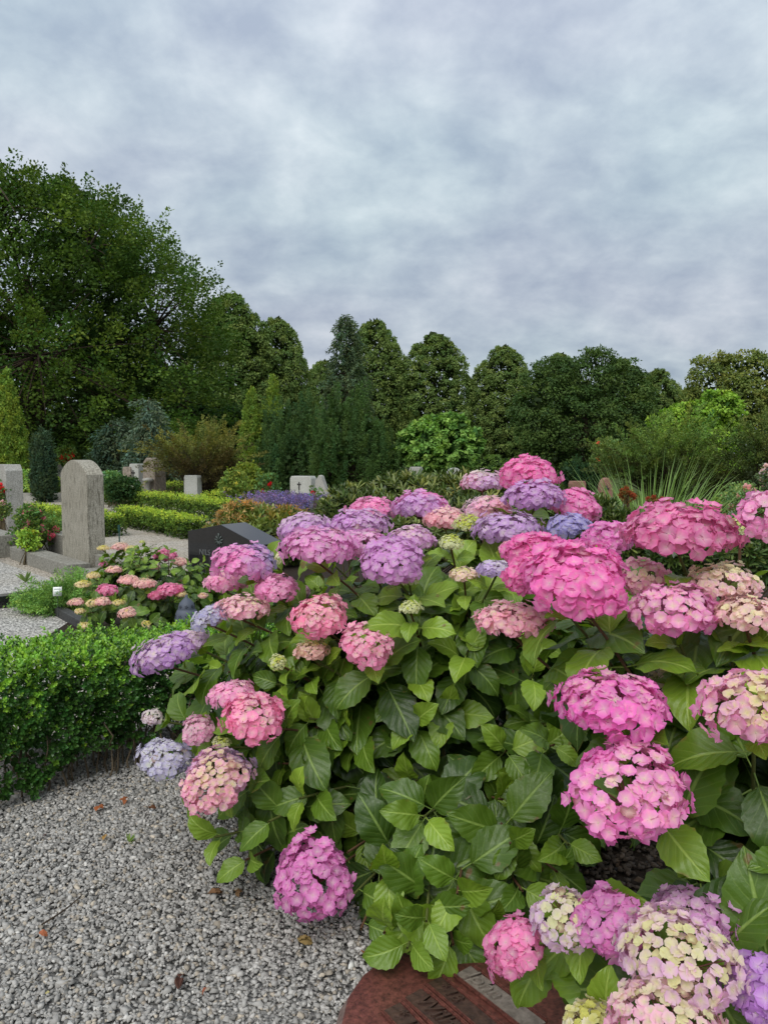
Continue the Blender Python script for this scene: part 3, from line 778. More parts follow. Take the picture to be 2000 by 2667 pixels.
# the large box hedge in the foreground
def sprig_template():
    g = Geo()
    lf = OVAL * np.array([0.0115, 0.0175, 0.0105])
    for i in range(4):
        z = 0.006 + i * 0.0100
        for s in (0, 1):
            a = i * 1.57 + s * math.pi
            el = 0.5 + 0.16 * i
            d = np.array([[math.cos(a) * math.cos(el), math.sin(a) * math.cos(el), math.sin(el)]])
            nn = np.array([[-math.cos(a) * math.sin(el), -math.sin(a) * math.sin(el), math.cos(el)]])
            V, F, _ = batch(lf * (1.0 - 0.06 * i), OVAL_F, frames(d, nn), np.array([[0, 0, z]]))
            g.add(V, F, np.full((len(V), 3), 0.85 + 0.09 * i))
    return np.concatenate(g.V), np.concatenate(g.F), np.concatenate(g.C)[:, 0]
def near_hedge():
    front = [(-1.95, 2.33), (-1.40, 2.74), (-1.16, 2.96), (-0.93, 3.22), (-0.55, 3.50), (-0.2, 3.62)]
    back = [(-2.25, 3.05), (-1.72, 3.33), (-1.35, 3.46), (-0.98, 3.62), (-0.6, 3.85), (-0.25, 4.0)]
    H = 0.505
    fr, bk = np.array(front), np.array(back)
    s = np.linspace(0, 1, len(fr))
    def F_(t): return np.stack([np.interp(t, s, fr[:, 0]), np.interp(t, s, fr[:, 1])], -1)
    def B_(t): return np.stack([np.interp(t, s, bk[:, 0]), np.interp(t, s, bk[:, 1])], -1)
    pts, nor, kinds = [], [], []
    nf = 3000
    t = rnd(nf); z = 0.09 + (H - 0.1) * rnd(nf) ** 0.9
    z = z + 0.05 * np.sin(t * 19) * (z < 0.2)
    # bare lower stems towards the right end
    lowcut = np.interp(t, [0, 0.28, 0.40, 0.60, 1], [0.02, 0.03, 0.13, 0.15, 0.15]) + 0.03 * gau(nf)
    z = np.where(z < lowcut, lowcut + (H - lowcut) * rnd(nf), z)
    p = F_(t); d = F_(np.clip(t + 0.01, 0, 1)) - F_(np.clip(t - 0.01, 0, 1))
    n = np.column_stack([d[:, 1], -d[:, 0], np.zeros(nf)]); n = nrm(n)
    bulge = 0.03 * np.sin(t * 31 + z * 17) + 0.02 * np.sin(t * 57 - z * 23) - 0.05 * (z > H - 0.06)
    pts.append(np.column_stack([p, z]) + n * bulge[:, None]); nor.append(n + np.array([0, 0, 0.35])); kinds.append(np.zeros(nf))
    nt = 2500
    t = rnd(nt); w = rnd(nt)
    p = F_(t) * (1 - w[:, None]) + B_(t) * w[:, None]
    zt = H - 0.02 + 0.012 * np.sin(p[:, 0] * 13) + 0.02 * np.abs(gau(nt)) - 0.04 * (np.abs(w - 0.5) > 0.44)
    pts.append(np.column_stack([p, zt])); nor.append(np.tile(np.array([[0, -0.1, 1.0]]), (nt, 1))); kinds.append(np.ones(nt))
    nb = 700
    t = rnd(nb); p = B_(t)
    pts.append(np.column_stack([p, 0.05 + (H - 0.06) * rnd(nb)])); nor.append(np.tile(np.array([[-0.3, 1.0, 0.3]]), (nb, 1))); kinds.append(np.zeros(nb))
    P = np.concatenate(pts); Nn = nrm(np.concatenate(nor) + 0.33 * gau(len(P), 3)); K_ = np.concatenate(kinds)
    tv, tf, tcol = sprig_template()
    sc = 0.85 + 0.45 * rnd(len(P))
    X = nrm(np.cross(Nn, nrm(gau(len(P), 3)))); Y = np.cross(Nn, X)
    Rm = np.stack([X, Y, Nn], -1) * sc[:, None, None]
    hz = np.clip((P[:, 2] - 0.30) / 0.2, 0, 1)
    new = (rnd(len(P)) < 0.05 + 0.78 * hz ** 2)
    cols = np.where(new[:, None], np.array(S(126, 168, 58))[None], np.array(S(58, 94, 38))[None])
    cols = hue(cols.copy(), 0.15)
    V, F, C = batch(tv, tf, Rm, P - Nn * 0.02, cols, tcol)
    g = Geo(); g.add(V, F, C)
    # leaves deeper inside, the hedge's interior shade put into their darker green
    ni = 5200
    t = rnd(ni); w = 0.03 + 0.9 * rnd(ni)
    p = F_(t) * (1 - w[:, None]) + B_(t) * w[:, None]
    lowcut = np.interp(t, [0, 0.28, 0.40, 0.60, 1], [0.03, 0.05, 0.16, 0.18, 0.18])
    Pi = np.column_stack([p, lowcut + (H - 0.05 - lowcut) * rnd(ni)])
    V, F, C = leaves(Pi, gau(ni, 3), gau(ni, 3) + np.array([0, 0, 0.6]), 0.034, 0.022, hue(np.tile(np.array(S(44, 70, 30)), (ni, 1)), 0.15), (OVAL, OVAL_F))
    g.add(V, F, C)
    o = thing('box_hedge', 'large glossy box hedge with bare lower stems beside the grey gravel', 'hedge', (-1.0, 3.2, 0))
    mo = Matrix.Translation(-o.location)
    me = g.mesh('hedge_foliage', M_FOLGLOSS); me.transform(mo)
    tag(link('foliage', me, o), None, kind='stuff')
    for i in range(150):
        t = 0.02 + 0.93 * random.random(); w = 0.05 + 0.75 * random.random() ** 1.5
        q = (F_(np.array([t])) * (1 - w) + B_(np.array([t])) * w)[0] - np.array(o.location[:2])
        q = np.array([q[0], q[1], 0.0])
        j = lambda s: rng.standard_normal(3) * np.array([s, s, s * 0.3])
        pts_ = [q + [0, 0, -0.01], q + j(0.014) + [0, 0, 0.05], q + j(0.025) + [0, 0, 0.12], q + j(0.04) + [0, 0, 0.20], q + j(0.05) + [0, 0, 0.30]]
        V, F = tube(pts_, [0.0048, 0.0042, 0.0036, 0.003, 0.002], 5)
        c = np.array(S(112, 98, 78)) * (0.6 + 0.5 * random.random())
        link('stem', make_mesh('box_stem', V, F, M_STEM, np.tile(c, (len(V), 1))), o)
near_hedge()

# ------------------------------------------------------------------ stone materials
def stone_mat(name, lo, hi, scale=60, streak=0.0, rough=0.85, spec=0.25, spots=0.0, spotcol=(0.5, 0.5, 0.4), bmp=0.35):
    m, t = newmat(name)
    tco = N(t, 'ShaderNodeTexCoord')
    n1 = noise(t, tco.outputs['Object'], scale, 5, 0.65)
    n2 = noise(t, tco.outputs['Object'], 3.0, 5, 0.6)
    c = mixc(t, ramp(t, n1, [(0.3, 0.0), (0.7, 1.0)]), lo, hi)
    c = mixc(t, ramp(t, n2, [(0.4, 0.0), (0.75, 0.5)]), c, mixc(t, 1.0, c, (0.66, 0.64, 0.58), 'MULTIPLY'))
    if streak > 0:
        mp = N(t, 'ShaderNodeMapping'); mp.inputs['Scale'].default_value = (55, 55, 7)
        t.links.new(tco.outputs['Object'], mp.inputs[0])
        n3 = noise(t, mp.outputs[0], 1.0, 4, 0.7)
        k = vmath(t, 'MULTIPLY', ramp(t, n3, [(0.50, 0.0), (0.62, 1.0)]), streak)
        c = mixc(t, k, c, mixc(t, 1.0, c, (0.30, 0.29, 0.25), 'MULTIPLY'))
    if spots > 0:
        n4 = noise(t, tco.outputs['Object'], 18, 6, 0.7)
        c = mixc(t, vmath(t, 'MULTIPLY', ramp(t, n4, [(0.56, 0.0), (0.64, 1.0)]), spots), c, spotcol)
    out(t, pbsdf(t, c, rough, spec, bump(t, n1, bmp, 0.01)))
    return m
M_ARCH = stone_mat('lichen_granite', S(116, 111, 99), S(176, 171, 158), 70, 0.8)
M_GREY = stone_mat('grey_granite', S(122, 120, 114), S(186, 184, 178), 60, 0.35)
M_CONC = stone_mat('kerb_concrete', S(96, 94, 86), S(158, 155, 146), 40, 0.15)
M_DKERB = stone_mat('dark_kerb', S(46, 46, 46), S(82, 82, 82), 50, 0.0)
M_PALE = stone_mat('pale_stone', S(150, 150, 144), S(190, 190, 184), 40, 0.0)
M_ROCK = stone_mat('rough_rock', S(108, 98, 88), S(168, 156, 144), 14, 0.2)
M_BLACK = stone_mat('polished_black', (0.006, 0.006, 0.007), (0.022, 0.022, 0.024), 160, 0.0, 0.05, 0.55, 0, bmp=0.0)
for n_ in M_BLACK.node_tree.nodes:
    if n_.type == 'BSDF_PRINCIPLED': n_.inputs['IOR'].default_value = 1.5
M_PINKST = stone_mat('pink_granite', S(118, 84, 72), S(158, 120, 106), 40, 0.0)
M_DARKMET = plain_mat('dark_bronze', S(66, 74, 70), 0.55, 0.5, 0.3, 40, 0.1)
M_METLET = plain_mat('metal_letter', S(88, 90, 90), 0.45, 0.5, 0.2, 40, 0.05)
M_LETTER = plain_mat('dark_letter', S(40, 38, 36), 0.6, 0.4, 0.2, 40, 0.1)
M_WHITE = plain_mat('white_plastic', S(226, 228, 224), 0.5, 0.4, 0.04, 30, 0.02)

def prism(name, prof, depth, mat, parent=None, bevel=0.006, cham=None):
    """profile (x,z) extruded along y from 0 to depth, edges bevelled"""
    bm = bmesh.new()
    a = [bm.verts.new((x, 0, z)) for x, z in prof]
    f = bm.faces.new(a)
    r = bmesh.ops.extrude_face_region(bm, geom=[f])
    bmesh.ops.translate(bm, verts=[v for v in r['geom'] if isinstance(v, bmesh.types.BMVert)], vec=(0, depth, 0))
    bmesh.ops.recalc_face_normals(bm, faces=bm.faces)
    if bevel:
        es = [e for e in bm.edges if len(e.link_faces) == 2 and e.calc_face_angle(0) > 0.5]
        bmesh.ops.bevel(bm, geom=es, offset=bevel, segments=2, profile=0.6, affect='EDGES')
    me = bpy.data.meshes.new(name); bm.to_mesh(me); bm.free()
    me.materials.append(mat)
    return link(name, me, parent)
def rect(w, h, x0=0.0, z0=0.0): return [(x0, z0), (x0 + w, z0), (x0 + w, z0 + h), (x0, z0 + h)]
E1 = np.array([0.648, -0.761]); AE1 = math.atan2(E1[1], E1[0])   # along the kerbs, towards the viewer; +y of the turned frame points right and away
def text_obj(name, body, size, mat, parent, loc, rot, ext=0.002, shear=0.0):
    cu = bpy.data.curves.new(name, 'FONT'); cu.body = body; cu.size = size; cu.extrude = ext; cu.shear = shear
    tmp = bpy.data.objects.new('tmp', cu); COLL.objects.link(tmp)
    dg = bpy.context.evaluated_depsgraph_get()
    me = bpy.data.meshes.new_from_object(tmp.evaluated_get(dg))
    bpy.data.objects.remove(tmp); bpy.data.curves.remove(cu)
    me.materials.clear(); me.materials.append(mat)
    return link(name, me, parent, loc, rot)

# arched gravestone
o = thing('gravestone', 'tall grey gravestone with rounded arched top, streaked with dark lichen', 'gravestone', (-3.25 - 0.648 * 0.86, 8.4 + 0.761 * 0.86, 0.0), AE1)
w, zs, za = 0.86, 1.13, 1.29
arc = [(w / 2 + (w / 2) * math.cos(a), zs + (za - zs) * math.sin(a)) for a in np.linspace(0, math.pi, 15)]
arc = [(w, zs)] + [(w - (w) * i / 14, zs + (za - zs) * math.sin(math.pi * i / 14) ** 0.8) for i in range(1, 14)] + [(0, zs)]
prism('slab', [(0, 0.02), (w, 0.02)] + arc, 0.19, M_ARCH, o, 0.008)
# stepped concrete kerbs round it
o = thing('grave_kerb', 'long grey concrete grave kerb in front of the arched gravestone', 'kerb', (-4.86, 9.92, 0), AE1)
prism('kerb_block', rect(2.26, 0.165), 0.24, M_CONC, o, 0.008)
o = thing('grave_kerb', 'lower concrete kerb step at the near end of the arched gravestone', 'kerb', (-3.36 + 0.02 * 0.648 + 0.06, 8.20 + 0.05, 0), AE1)
prism('kerb_block', rect(0.95, 0.115, 0.004), 0.26, M_CONC, o, 0.008)
o = thing('grave_kerb', 'raised concrete plinth running behind the long kerb to the arched gravestone', 'kerb', (-5.0 + 0.62 * 0.5, 9.95 + 0.55 * 0.5 + 0.16, 0), AE1)
prism('kerb_block', rect(1.02, 0.34), 0.20, M_CONC, o, 0.008)
o = thing('grave_kerb', 'concrete plinth block right of the arched gravestone', 'kerb', (-3.25 + 0.06, 8.4 + 0.02, 0), AE1)
prism('kerb_block', rect(0.95, 0.25, 0.01), 0.22, M_CONC, o, 0.008)
# left gravestone
q = gr(3, 1392, 0.12)
o = thing('gravestone', 'flat topped grey gravestone with chamfered corners at the left edge', 'gravestone', (-6.32, 12.35, 0), AE1 + 0.12)
prism('slab', [(0, 0.0), (0.62, 0.0), (0.62, 1.12), (0.55, 1.215), (0.07, 1.215), (0, 1.12)], 0.26, M_GREY, o, 0.01)
o = thing('grave_kerb', 'pale concrete block at the foot of the left gravestone', 'kerb', (-5.85, 10.6, 0), AE1)
prism('kerb_block', rect(1.0, 0.30), 0.5, M_CONC, o, 0.008)
o = thing('grave_kerb', 'low mossy kerb stone below the pale concrete block', 'kerb', (-5.65, 10.2, 0), AE1)
prism('kerb_block', rect(0.95, 0.14), 0.2, M_CONC, o, 0.008)
# far kerb stones
for px, py, w_, h_, lab in ((110, 1303, 1.5, 0.22, 'low grey grave border far behind the left gravestone'), (130, 1340, 1.1, 0.16, 'flat stone grave border behind the pink roses'),
                            (150, 1362, 0.9, 0.12, 'narrow grave border just left of the arched gravestone')):
    p = gr(px, py)
    o = thing('grave_kerb', lab, 'kerb', (p.x, p.y, 0), -0.3)
    prism('kerb_block', rect(w_, h_, -w_ / 2), 0.18, M_GREY, o, 0.01)
    prism('kerb_block', rect(w_ * 0.5, h_ * 0.7, -w_ * 0.1), -0.5, M_GREY, o, 0.01)
# polished black kerb
pa = gr(0, 1588)
o = thing('polished_kerb', 'polished black granite kerb mirroring the sky beside the creeping juniper', 'kerb', (pa.x, pa.y, 0), math.atan2(0.66, 0.75))
prism('kerb_block', rect(2.3, 0.115, -1.5), 0.13, M_BLACK, o, 0.004)
pa, pb = gr(112, 1588), gr(208, 1642)
o = thing('dark_kerb', 'dark grey kerb edging the gravel plot under the creeping juniper', 'kerb', (pa.x, pa.y, 0), math.atan2(pb.y - pa.y, pb.x - pa.x))
prism('kerb_block', rect((pb - pa).length + 0.25, 0.075), 0.08, M_DKERB, o, 0.004)

# black gravestone with star
pl = at(487, 1500, 8.6); dirx = np.array([0.86, -0.51]); ang = math.atan2(-0.55, 0.835)
o = thing('black_gravestone', 'polished black gravestone with slanted top and bronze star', 'gravestone', (-2.05, 8.0, 0), ang)
kx = 1.0
# the outline in its own plane
bm = bmesh.new()
W_ = 1.0
prof = [(0, 0.0), (W_, 0.0), (W_, 0.46), (0.48, 0.638), (0, 0.548)]
prism('slab', prof, 0.36, M_BLACK, o, 0.004)
star = Geo()
for i in range(9):
    a = 2 * math.pi * i / 9 + math.pi / 2
    l = 0.074 if i == 0 else 0.056
    d = np.array([math.cos(a), 0, math.sin(a)]); pz = np.array([-d[2], 0, d[0]])
    b0 = d * 0.010; b1 = d * l
    V = np.array([b0 + pz * 0.004, b0 - pz * 0.004, b1 - pz * 0.0075, b1 + pz * 0.0075])
    Vb = V + np.array([0, -0.012, 0]); Vb[2:] += np.array([0, 0.003, 0])
    star.add(np.concatenate([V, Vb]), np.array([[4, 5, 6, 7], [0, 1, 5, 4], [1, 2, 6, 5], [2, 3, 7, 6], [3, 0, 4, 7]]))
so = link('star', star.mesh('star', M_DARKMET), o, (0.455, -0.001, 0.475))
text_obj('lettering', 'NILS AUGU', 0.082, M_METLET, o, (0.17, -0.003, 0.315), (rad(90), 0, 0), 0.004)

# far gravestones
def small_stone(label, px, base_py, Y, w_px, h_px, mat, rz=-0.5, shape='flat', depth=0.16, name='gravestone', cross=False, letter=None):
    k = mpp(Y)
    p = at(px, base_py, Y)
    w_, h_ = w_px * k, h_px * k + max(p.z, 0)
    o = thing(name, label, 'gravestone', (p.x, Y, 0), rz)
    x0 = -w_ / 2
    if shape == 'arch':
        pr = [(x0, 0), (-x0, 0), (-x0, h_ * 0.75)] + [(-x0 * math.cos(a), h_ * 0.75 + h_ * 0.25 * math.sin(a)) for a in np.linspace(0.2, math.pi - 0.2, 9)] + [(x0, h_ * 0.75)]
    elif shape == 'rock':
        pr = [(x0, 0), (-x0, 0), (-x0 * 0.95, h_ * 0.4), (-x0 * 0.6, h_ * 0.62), (-x0 * 0.05, h_ * 0.97), (x0 * 0.25, h_), (x0 * 0.7, h_ * 0.85), (x0 * 0.9, h_ * 0.5)]
    elif shape == 'boulder':
        pr = [(x0, 0), (-x0, 0), (-x0 * 0.95, h_ * 0.8), (-x0 * 0.6, h_ * 0.96), (x0 * 0.3, h_), (x0 * 0.8, h_ * 0.9)]
    elif shape == 'gable':
        pr = [(x0, 0), (-x0, 0), (-x0, h_ * 0.72), (0, h_), (x0, h_ * 0.72)]
    else:
        pr = [(x0, 0), (-x0, 0), (-x0 * 0.98, h_ * 0.93), (-x0 * 0.86, h_), (x0 * 0.86, h_), (x0 * 0.98, h_ * 0.93)]
    prism('slab', pr, depth, mat, o, 0.015)
    if cross:
        g = Geo()
        cx, cz, s = -w_ * 0.06, h_ * 0.74, h_ * 0.13
        for (a, b, c, d) in ((-0.12, 0.12, -1.0, 0.75), (-0.42, -0.122, 0.1, 0.36), (0.122, 0.42, 0.1, 0.36)):
            V = np.array([[cx + a * s, 0, cz + c * s], [cx + b * s, 0, cz + c * s], [cx + b * s, 0, cz + d * s], [cx + a * s, 0, cz + d * s]])
            g.add(np.concatenate([V + [0, 0.002, 0], V + [0, -0.012, 0]]), np.array([[4, 5, 6, 7], [0, 1, 5, 4], [1, 2, 6, 5], [2, 3, 7, 6], [3, 0, 4, 7]]))
        link('cross', g.mesh('cross', M_LETTER), o)
    if letter:
        text_obj('lettering', letter, h_ * 0.115, M_LETTER, o, (-w_ * 0.26, -0.004, h_ * 0.44), (rad(90), 0, 0), 0.004)
    return o
small_stone('pale square gravestone with dark cross and lettering behind the lavender', 783, 1298, 19, 62, 58, M_PALE, -0.35, 'flat', 0.32, cross=True, letter='FRANSSON')
small_stone('rough pointed rock gravestone half under the yew', 836, 1305, 18.5, 44, 68, M_GREY, -0.3, 'rock', 0.2)
small_stone('white rounded gravestone beside the tall brown boulder stone', 350, 1262, 23, 30, 54, M_PALE, -0.35, 'flat', 0.3, cross=True)
small_stone('tall brownish boulder gravestone left of the brown juniper', 388, 1268, 22.5, 42, 76, M_ROCK, -0.4, 'boulder', 0.5)
small_stone('small pale gravestone half hidden by the brown juniper', 497, 1278, 21, 40, 40, M_PALE, -0.3, 'flat', 0.25)
small_stone('tiny white gravestone tip right of the brown juniper', 617, 1232, 40, 14, 18, M_PALE, 0.2, 'rock', 0.2)
small_stone('low brown stone block left of the white rounded gravestone', 331, 1250, 23, 24, 34, M_ROCK, -0.2, 'flat', 0.3)
small_stone('gabled grey gravestone peeking over the arched gravestone', 245, 1240, 34, 23, 54, M_GREY, -0.5, 'gable', 0.3)
small_stone('grey gravestone beside the red flower bowl', 160, 1240, 33, 36, 34, M_GREY, -0.4, 'flat', 0.3)
small_stone('slim grey gravestone behind the red flower bowl', 158, 1240, 35, 10, 52, M_GREY, -0.4, 'flat', 0.2)
small_stone('squat pinkish stone below the white ball', 100, 1258, 36, 22, 30, M_PINKST, -0.4, 'flat', 0.3)
small_stone('grey square gravestone above the narrow leaved shrub', 1080, 1262, 20, 32, 46, M_GREY, -0.3, 'flat', 0.25)
small_stone('pale round topped gravestone above the narrow leaved shrub', 1184, 1262, 20, 46, 44, M_PALE, 0.1, 'arch', 0.2)
small_stone('flat reddish gravestone left of the round pink gravestone', 1508, 1285, 16, 40, 32, M_PINKST, 0.25, 'flat', 0.2)
small_stone('round topped pink gravestone with small cross beside the grass', 1580, 1290, 15, 34, 46, M_PINKST, 0.2, 'arch', 0.15, cross=True)
small_stone('pale block gravestone under pink roses at the right', 1932, 1340, 15, 34, 28, M_PALE, 0.1, 'flat', 0.3)
p = at(88, 1228, 36)
g = Geo()
prof_r = [(0.0, -0.03), (0.10, -0.03), (0.10, 0.02)] + [(0.19 * math.sin(a), 0.18 - 0.19 * math.cos(a)) for a in np.linspace(0.55, math.pi, 9)]
def lathe(prof, n=18):
    V = []
    for r, z in prof:
        for i in range(n):
            a = 2 * math.pi * i / n; V.append((r * math.cos(a), r * math.sin(a), z))
    F = []
    for i in range(len(prof) - 1):
        for j in range(n):
            F.append((i * n + j, i * n + (j + 1) % n, (i + 1) * n + (j + 1) % n, (i + 1) * n + j))
    return np.array(V), np.array(F)
V, F = lathe(prof_r)
o = thing('stone_ball', 'small white stone ball on a post far behind the left gravestone', 'ball', (p.x, p.y, 0))
link('ball', make_mesh('stone_ball', V + [0, 0, p.z - 0.12], F, M_PALE, smooth=True), o)
V, F = tube([(0, 0, 0), (0, 0, p.z - 0.14)], [0.11, 0.1], 8)
link('post', make_mesh('ball_post', V, F, M_GREY), o)
# bird bath / small lantern stand and plant stakes
p = gr(387, 1312)
o = thing('grave_lamp', 'small grey grave lamp stand in front of the tall boulder stone', 'lamp', (p.x, p.y, 0))
V, F = lathe([(0.0, 0), (0.11, 0), (0.11, 0.05), (0.08, 0.07), (0.07, 0.62), (0.16, 0.66), (0.16, 0.72), (0.02, 0.76), (0.0, 0.76)], 12)
link('column', make_mesh('lamp_column', V, F, M_GREY), o)

# lantern
p = at(487, 1600, 5.12)
o = thing('garden_lantern', 'bell shaped blue grey lantern pierced with small holes beside the hedge', 'lantern', (p.x, p.y, 0.0))
M_LANT = plain_mat('lantern_glaze', S(74, 80, 92), 0.6, 0.35, 0.15, 40, 0.08)
M_HOLE = plain_mat('lantern_hole', S(8, 8, 9), 0.9, 0.1, 0.1, 40, 0.0)
pf = [(0.0, 0.0), (0.066, 0.0), (0.066, 0.055), (0.060, 0.06), (0.078, 0.068), (0.080, 0.078), (0.079, 0.085), (0.0795, 0.115), (0.073, 0.150), (0.064, 0.172), (0.056, 0.178), (0.0565, 0.184), (0.053, 0.205), (0.046, 0.222), (0.030, 0.240), (0.016, 0.253), (0.010, 0.262), (0.0105, 0.270), (0.005, 0.276), (0.0, 0.277)]
V, F = lathe(pf, 32)
LZ = 0.112                                       # the lantern stands on a low round plinth
link('shell', make_mesh('lantern_shell', V + [0, 0, LZ], F, M_LANT, smooth=True), o)
V, F = lathe([(0.0, 0.0), (0.075, 0.0), (0.075, 0.10), (0.068, 0.111), (0.0, 0.111)], 24)
link('plinth', make_mesh('lantern_plinth', V, F, M_DKERB), o)
def hole_ring(zc, count, petals, pr, off):
    g = Geo()
    for i in range(count):
        th0 = 2 * math.pi * i / count + off
        for j in range(petals + 1):
            da, dz = (0, 0) if j == petals else (pr * math.cos(2 * math.pi * j / petals), pr * math.sin(2 * math.pi * j / petals))
            z = zc + dz
            r = np.interp(z, [q[1] for q in pf], [q[0] for q in pf])
            th = th0 + da / r
            cpt = np.array([math.cos(th) * (r + 0.0006), math.sin(th) * (r + 0.0006), z])
            nn = np.array([[math.cos(th), math.sin(th), 0.2]])
            s = 0.0032 if j < petals else 0.0026
            ring = np.array([[s * math.cos(a), s * 1.2 * math.sin(a), 0] for a in np.linspace(0, 2 * math.pi, 6, endpoint=False)])
            up = np.array([[0, 0, 1.0]])
            Vv, Ff, _ = batch(ring, np.array([[0, 1, 2, 3, 4, 5]]), frames(up, nn), cpt[None])
            g.add(Vv, Ff)
    return g
for zc, cnt in ((0.097, 10), (0.135, 10), (0.200, 8)):
    link('pierced_band', hole_ring(zc, cnt, 5, 0.0095 if zc < 0.19 else 0.008, zc * 9).mesh('pierced_band', M_HOLE), o, (0, 0, LZ))['kind'] = 'stuff'

# white plant label
p = gr(152, 1612)
p = Vector((p.x, p.y, 0))
o = thing('plant_label', 'small white plant label stuck in the creeping juniper', 'label', (p.x, p.y, 0), 0.15)
c = at(150, 1541, p.y)
Vt = np.array([[-0.034, 0, -0.036], [0.034, 0, -0.036], [0.034, 0.012, 0.036], [-0.034, 0.012, 0.036]])
Vt = np.concatenate([Vt, Vt + [0, 0.002, 0]]) + [0, 0, c.z]
link('plate', make_mesh('label_plate', Vt, np.array([[0, 1, 2, 3], [7, 6, 5, 4], [0, 4, 5, 1], [1, 5, 6, 2], [2, 6, 7, 3], [3, 7, 4, 0]]), M_WHITE), o)
V, F = tube([(0, 0.008, -0.01), (0, 0.008, c.z)], [0.003, 0.003], 5)
link('stake', make_mesh('label_stake', V, F, M_DARKMET), o)
M_PRINT = plain_mat('grey_print', S(120, 140, 138), 0.7, 0.2, 0.1, 30, 0.0)
gp = Geo()
for i, (zz, ww) in enumerate(((0.018, 0.05), (-0.006, 0.04), (-0.022, 0.046))):
    V = np.array([[-ww / 2, -0.001, zz], [ww / 2, -0.001, zz], [ww / 2, 0.0, zz + 0.005], [-ww / 2, 0.0, zz + 0.005]]) + [0, 0.0065 + (zz) / 6 - 0.0015, c.z]
    gp.add(V, np.array([[0, 1, 2, 3]]))
link('print', gp.mesh('label_print', M_PRINT), o)['kind'] = 'stuff'
# green stake by the hedge
p = gr(312, 1418)
V, F = tube([(0, 0, 0), (0.0, 0, 0.26)], [0.01, 0.01], 6); V2, F2 = tube([(0, 0, 0.2), (0, 0, 0.3)], [0.018, 0.02], 6)
g = Geo(); g.add(V, F); g.add(V2, F2)
o = link('plant_stake', g.mesh('plant_stake', plain_mat('stake_green', S(30, 70, 66), 0.5, 0.4, 0.1, 30, 0)), None, p)
tag(o, 'thin dark green stake in the pale path by the black stone', 'stake')

# ------------------------------------------------------------------ smaller plants
def leafy(name, label, cat, loc, pieces, mat=None, stems=None, group=None, singles=None, part='foliage'):
    """a plant: foliage mesh (stuff) + optional stems mesh + optional single leaves (template, R, T, cols)"""
    o = thing(name, label, cat, loc, 0, group)
    inv = Matrix.Translation(-Vector(loc))
    if pieces:
        me = crown_mesh(name + '_' + part, pieces, mat); me.transform(inv)
        tag(link(part, me, o), None, kind='stuff')
    if stems is not None:
        me = stems; me.transform(inv); tag(link('stems', me, o), None, kind='stuff')
    if singles is not None:
        tv, tf, Rm, T, cols = singles
        for i in range(len(T)):
            V, F, C = batch(tv, tf, Rm[i:i + 1], np.zeros((1, 3)), cols[i:i + 1])
            link('leaf', make_mesh('leaf', V, F, mat or M_FOL, C), o, Vector(T[i]) - Vector(loc))
    return o
def stems_mesh(name, base, tips, r=0.006, col=S(92, 80, 56)):
    g = Geo()
    for tp in tips:
        b = np.array([base[0] + 0.12 * random.uniform(-1, 1), base[1] + 0.12 * random.uniform(-1, 1), 0.0])
        tp = np.asarray(tp)
        V, F = tube(bez(b, (b * 0.6 + tp * 0.4) * [1, 1, 0] + [0, 0, tp[2] * 0.6], tp, 6), np.linspace(r, r * 0.5, 6), 5)
        g.add(V, F, np.tile(np.array(col), (len(V), 1)))
    return g.mesh(name, M_STEM)
def rosettes(C, A, n, ll, lw, cols, spread=0.7, var=0.15):
    """whorls of narrow leaves at shoot tips; returns R, T, cols for the LANCE template"""
    m = len(C); A = nrm(A)
    ref = np.where(np.abs(A[:, 2:3]) < 0.9, np.array([[0, 0, 1.0]]), np.array([[1.0, 0, 0]]))
    B1 = nrm(np.cross(A, ref)); B2 = np.cross(A, B1)
    ph = (np.arange(n)[None] * 2.4 + rnd(m, 1) * 6.28)
    t = np.arange(n)[None] / n + 0.0 * ph
    radial = np.cos(ph)[..., None] * B1[:, None] + np.sin(ph)[..., None] * B2[:, None]
    el = spread * (0.5 + 0.9 * t)[..., None]
    d = nrm(A[:, None] * (1.1 - el) + radial * el + 0.12 * gau(m, n, 3))
    nn = nrm(A[:, None] - d * (A[:, None] * d).sum(-1, keepdims=True) + 0.15 * gau(m, n, 3))
    pos = C[:, None] - A[:, None] * (t[..., None] * ll * 0.6)
    sz = (0.7 + 0.5 * rnd(m, n))
    base = hue(np.asarray(cols, float).copy(), var)
    cc = hue(np.repeat(base[:, None], n, 1), var * 0.6).reshape(-1, 3) * 1.35
    Rm = frames(d.reshape(-1, 3), nn.reshape(-1, 3)) * np.stack([sz * lw, sz * ll, sz * lw], -1).reshape(-1, 1, 3)
    return Rm, pos.reshape(-1, 3), cc
def split_near(Rm, T, cols, k):
    px, f = proj(T)
    ok = (px[:, 0] > 0) & (px[:, 0] < 2000) & (px[:, 1] > 0) & (px[:, 1] < 2667)
    sc = np.where(ok, f, 1e9)
    o = np.argsort(sc); a, b = o[:k], o[k:]
    return (Rm[a], T[a], cols[a]), (Rm[b], T[b], cols[b])

SLIM = np.array([[0, 0, 0], [0.45, 0.35, 0.14], [0.40, 0.75, 0.1], [0, 1, -0.1], [-0.40, 0.75, 0.1], [-0.45, 0.35, 0.14]], float)
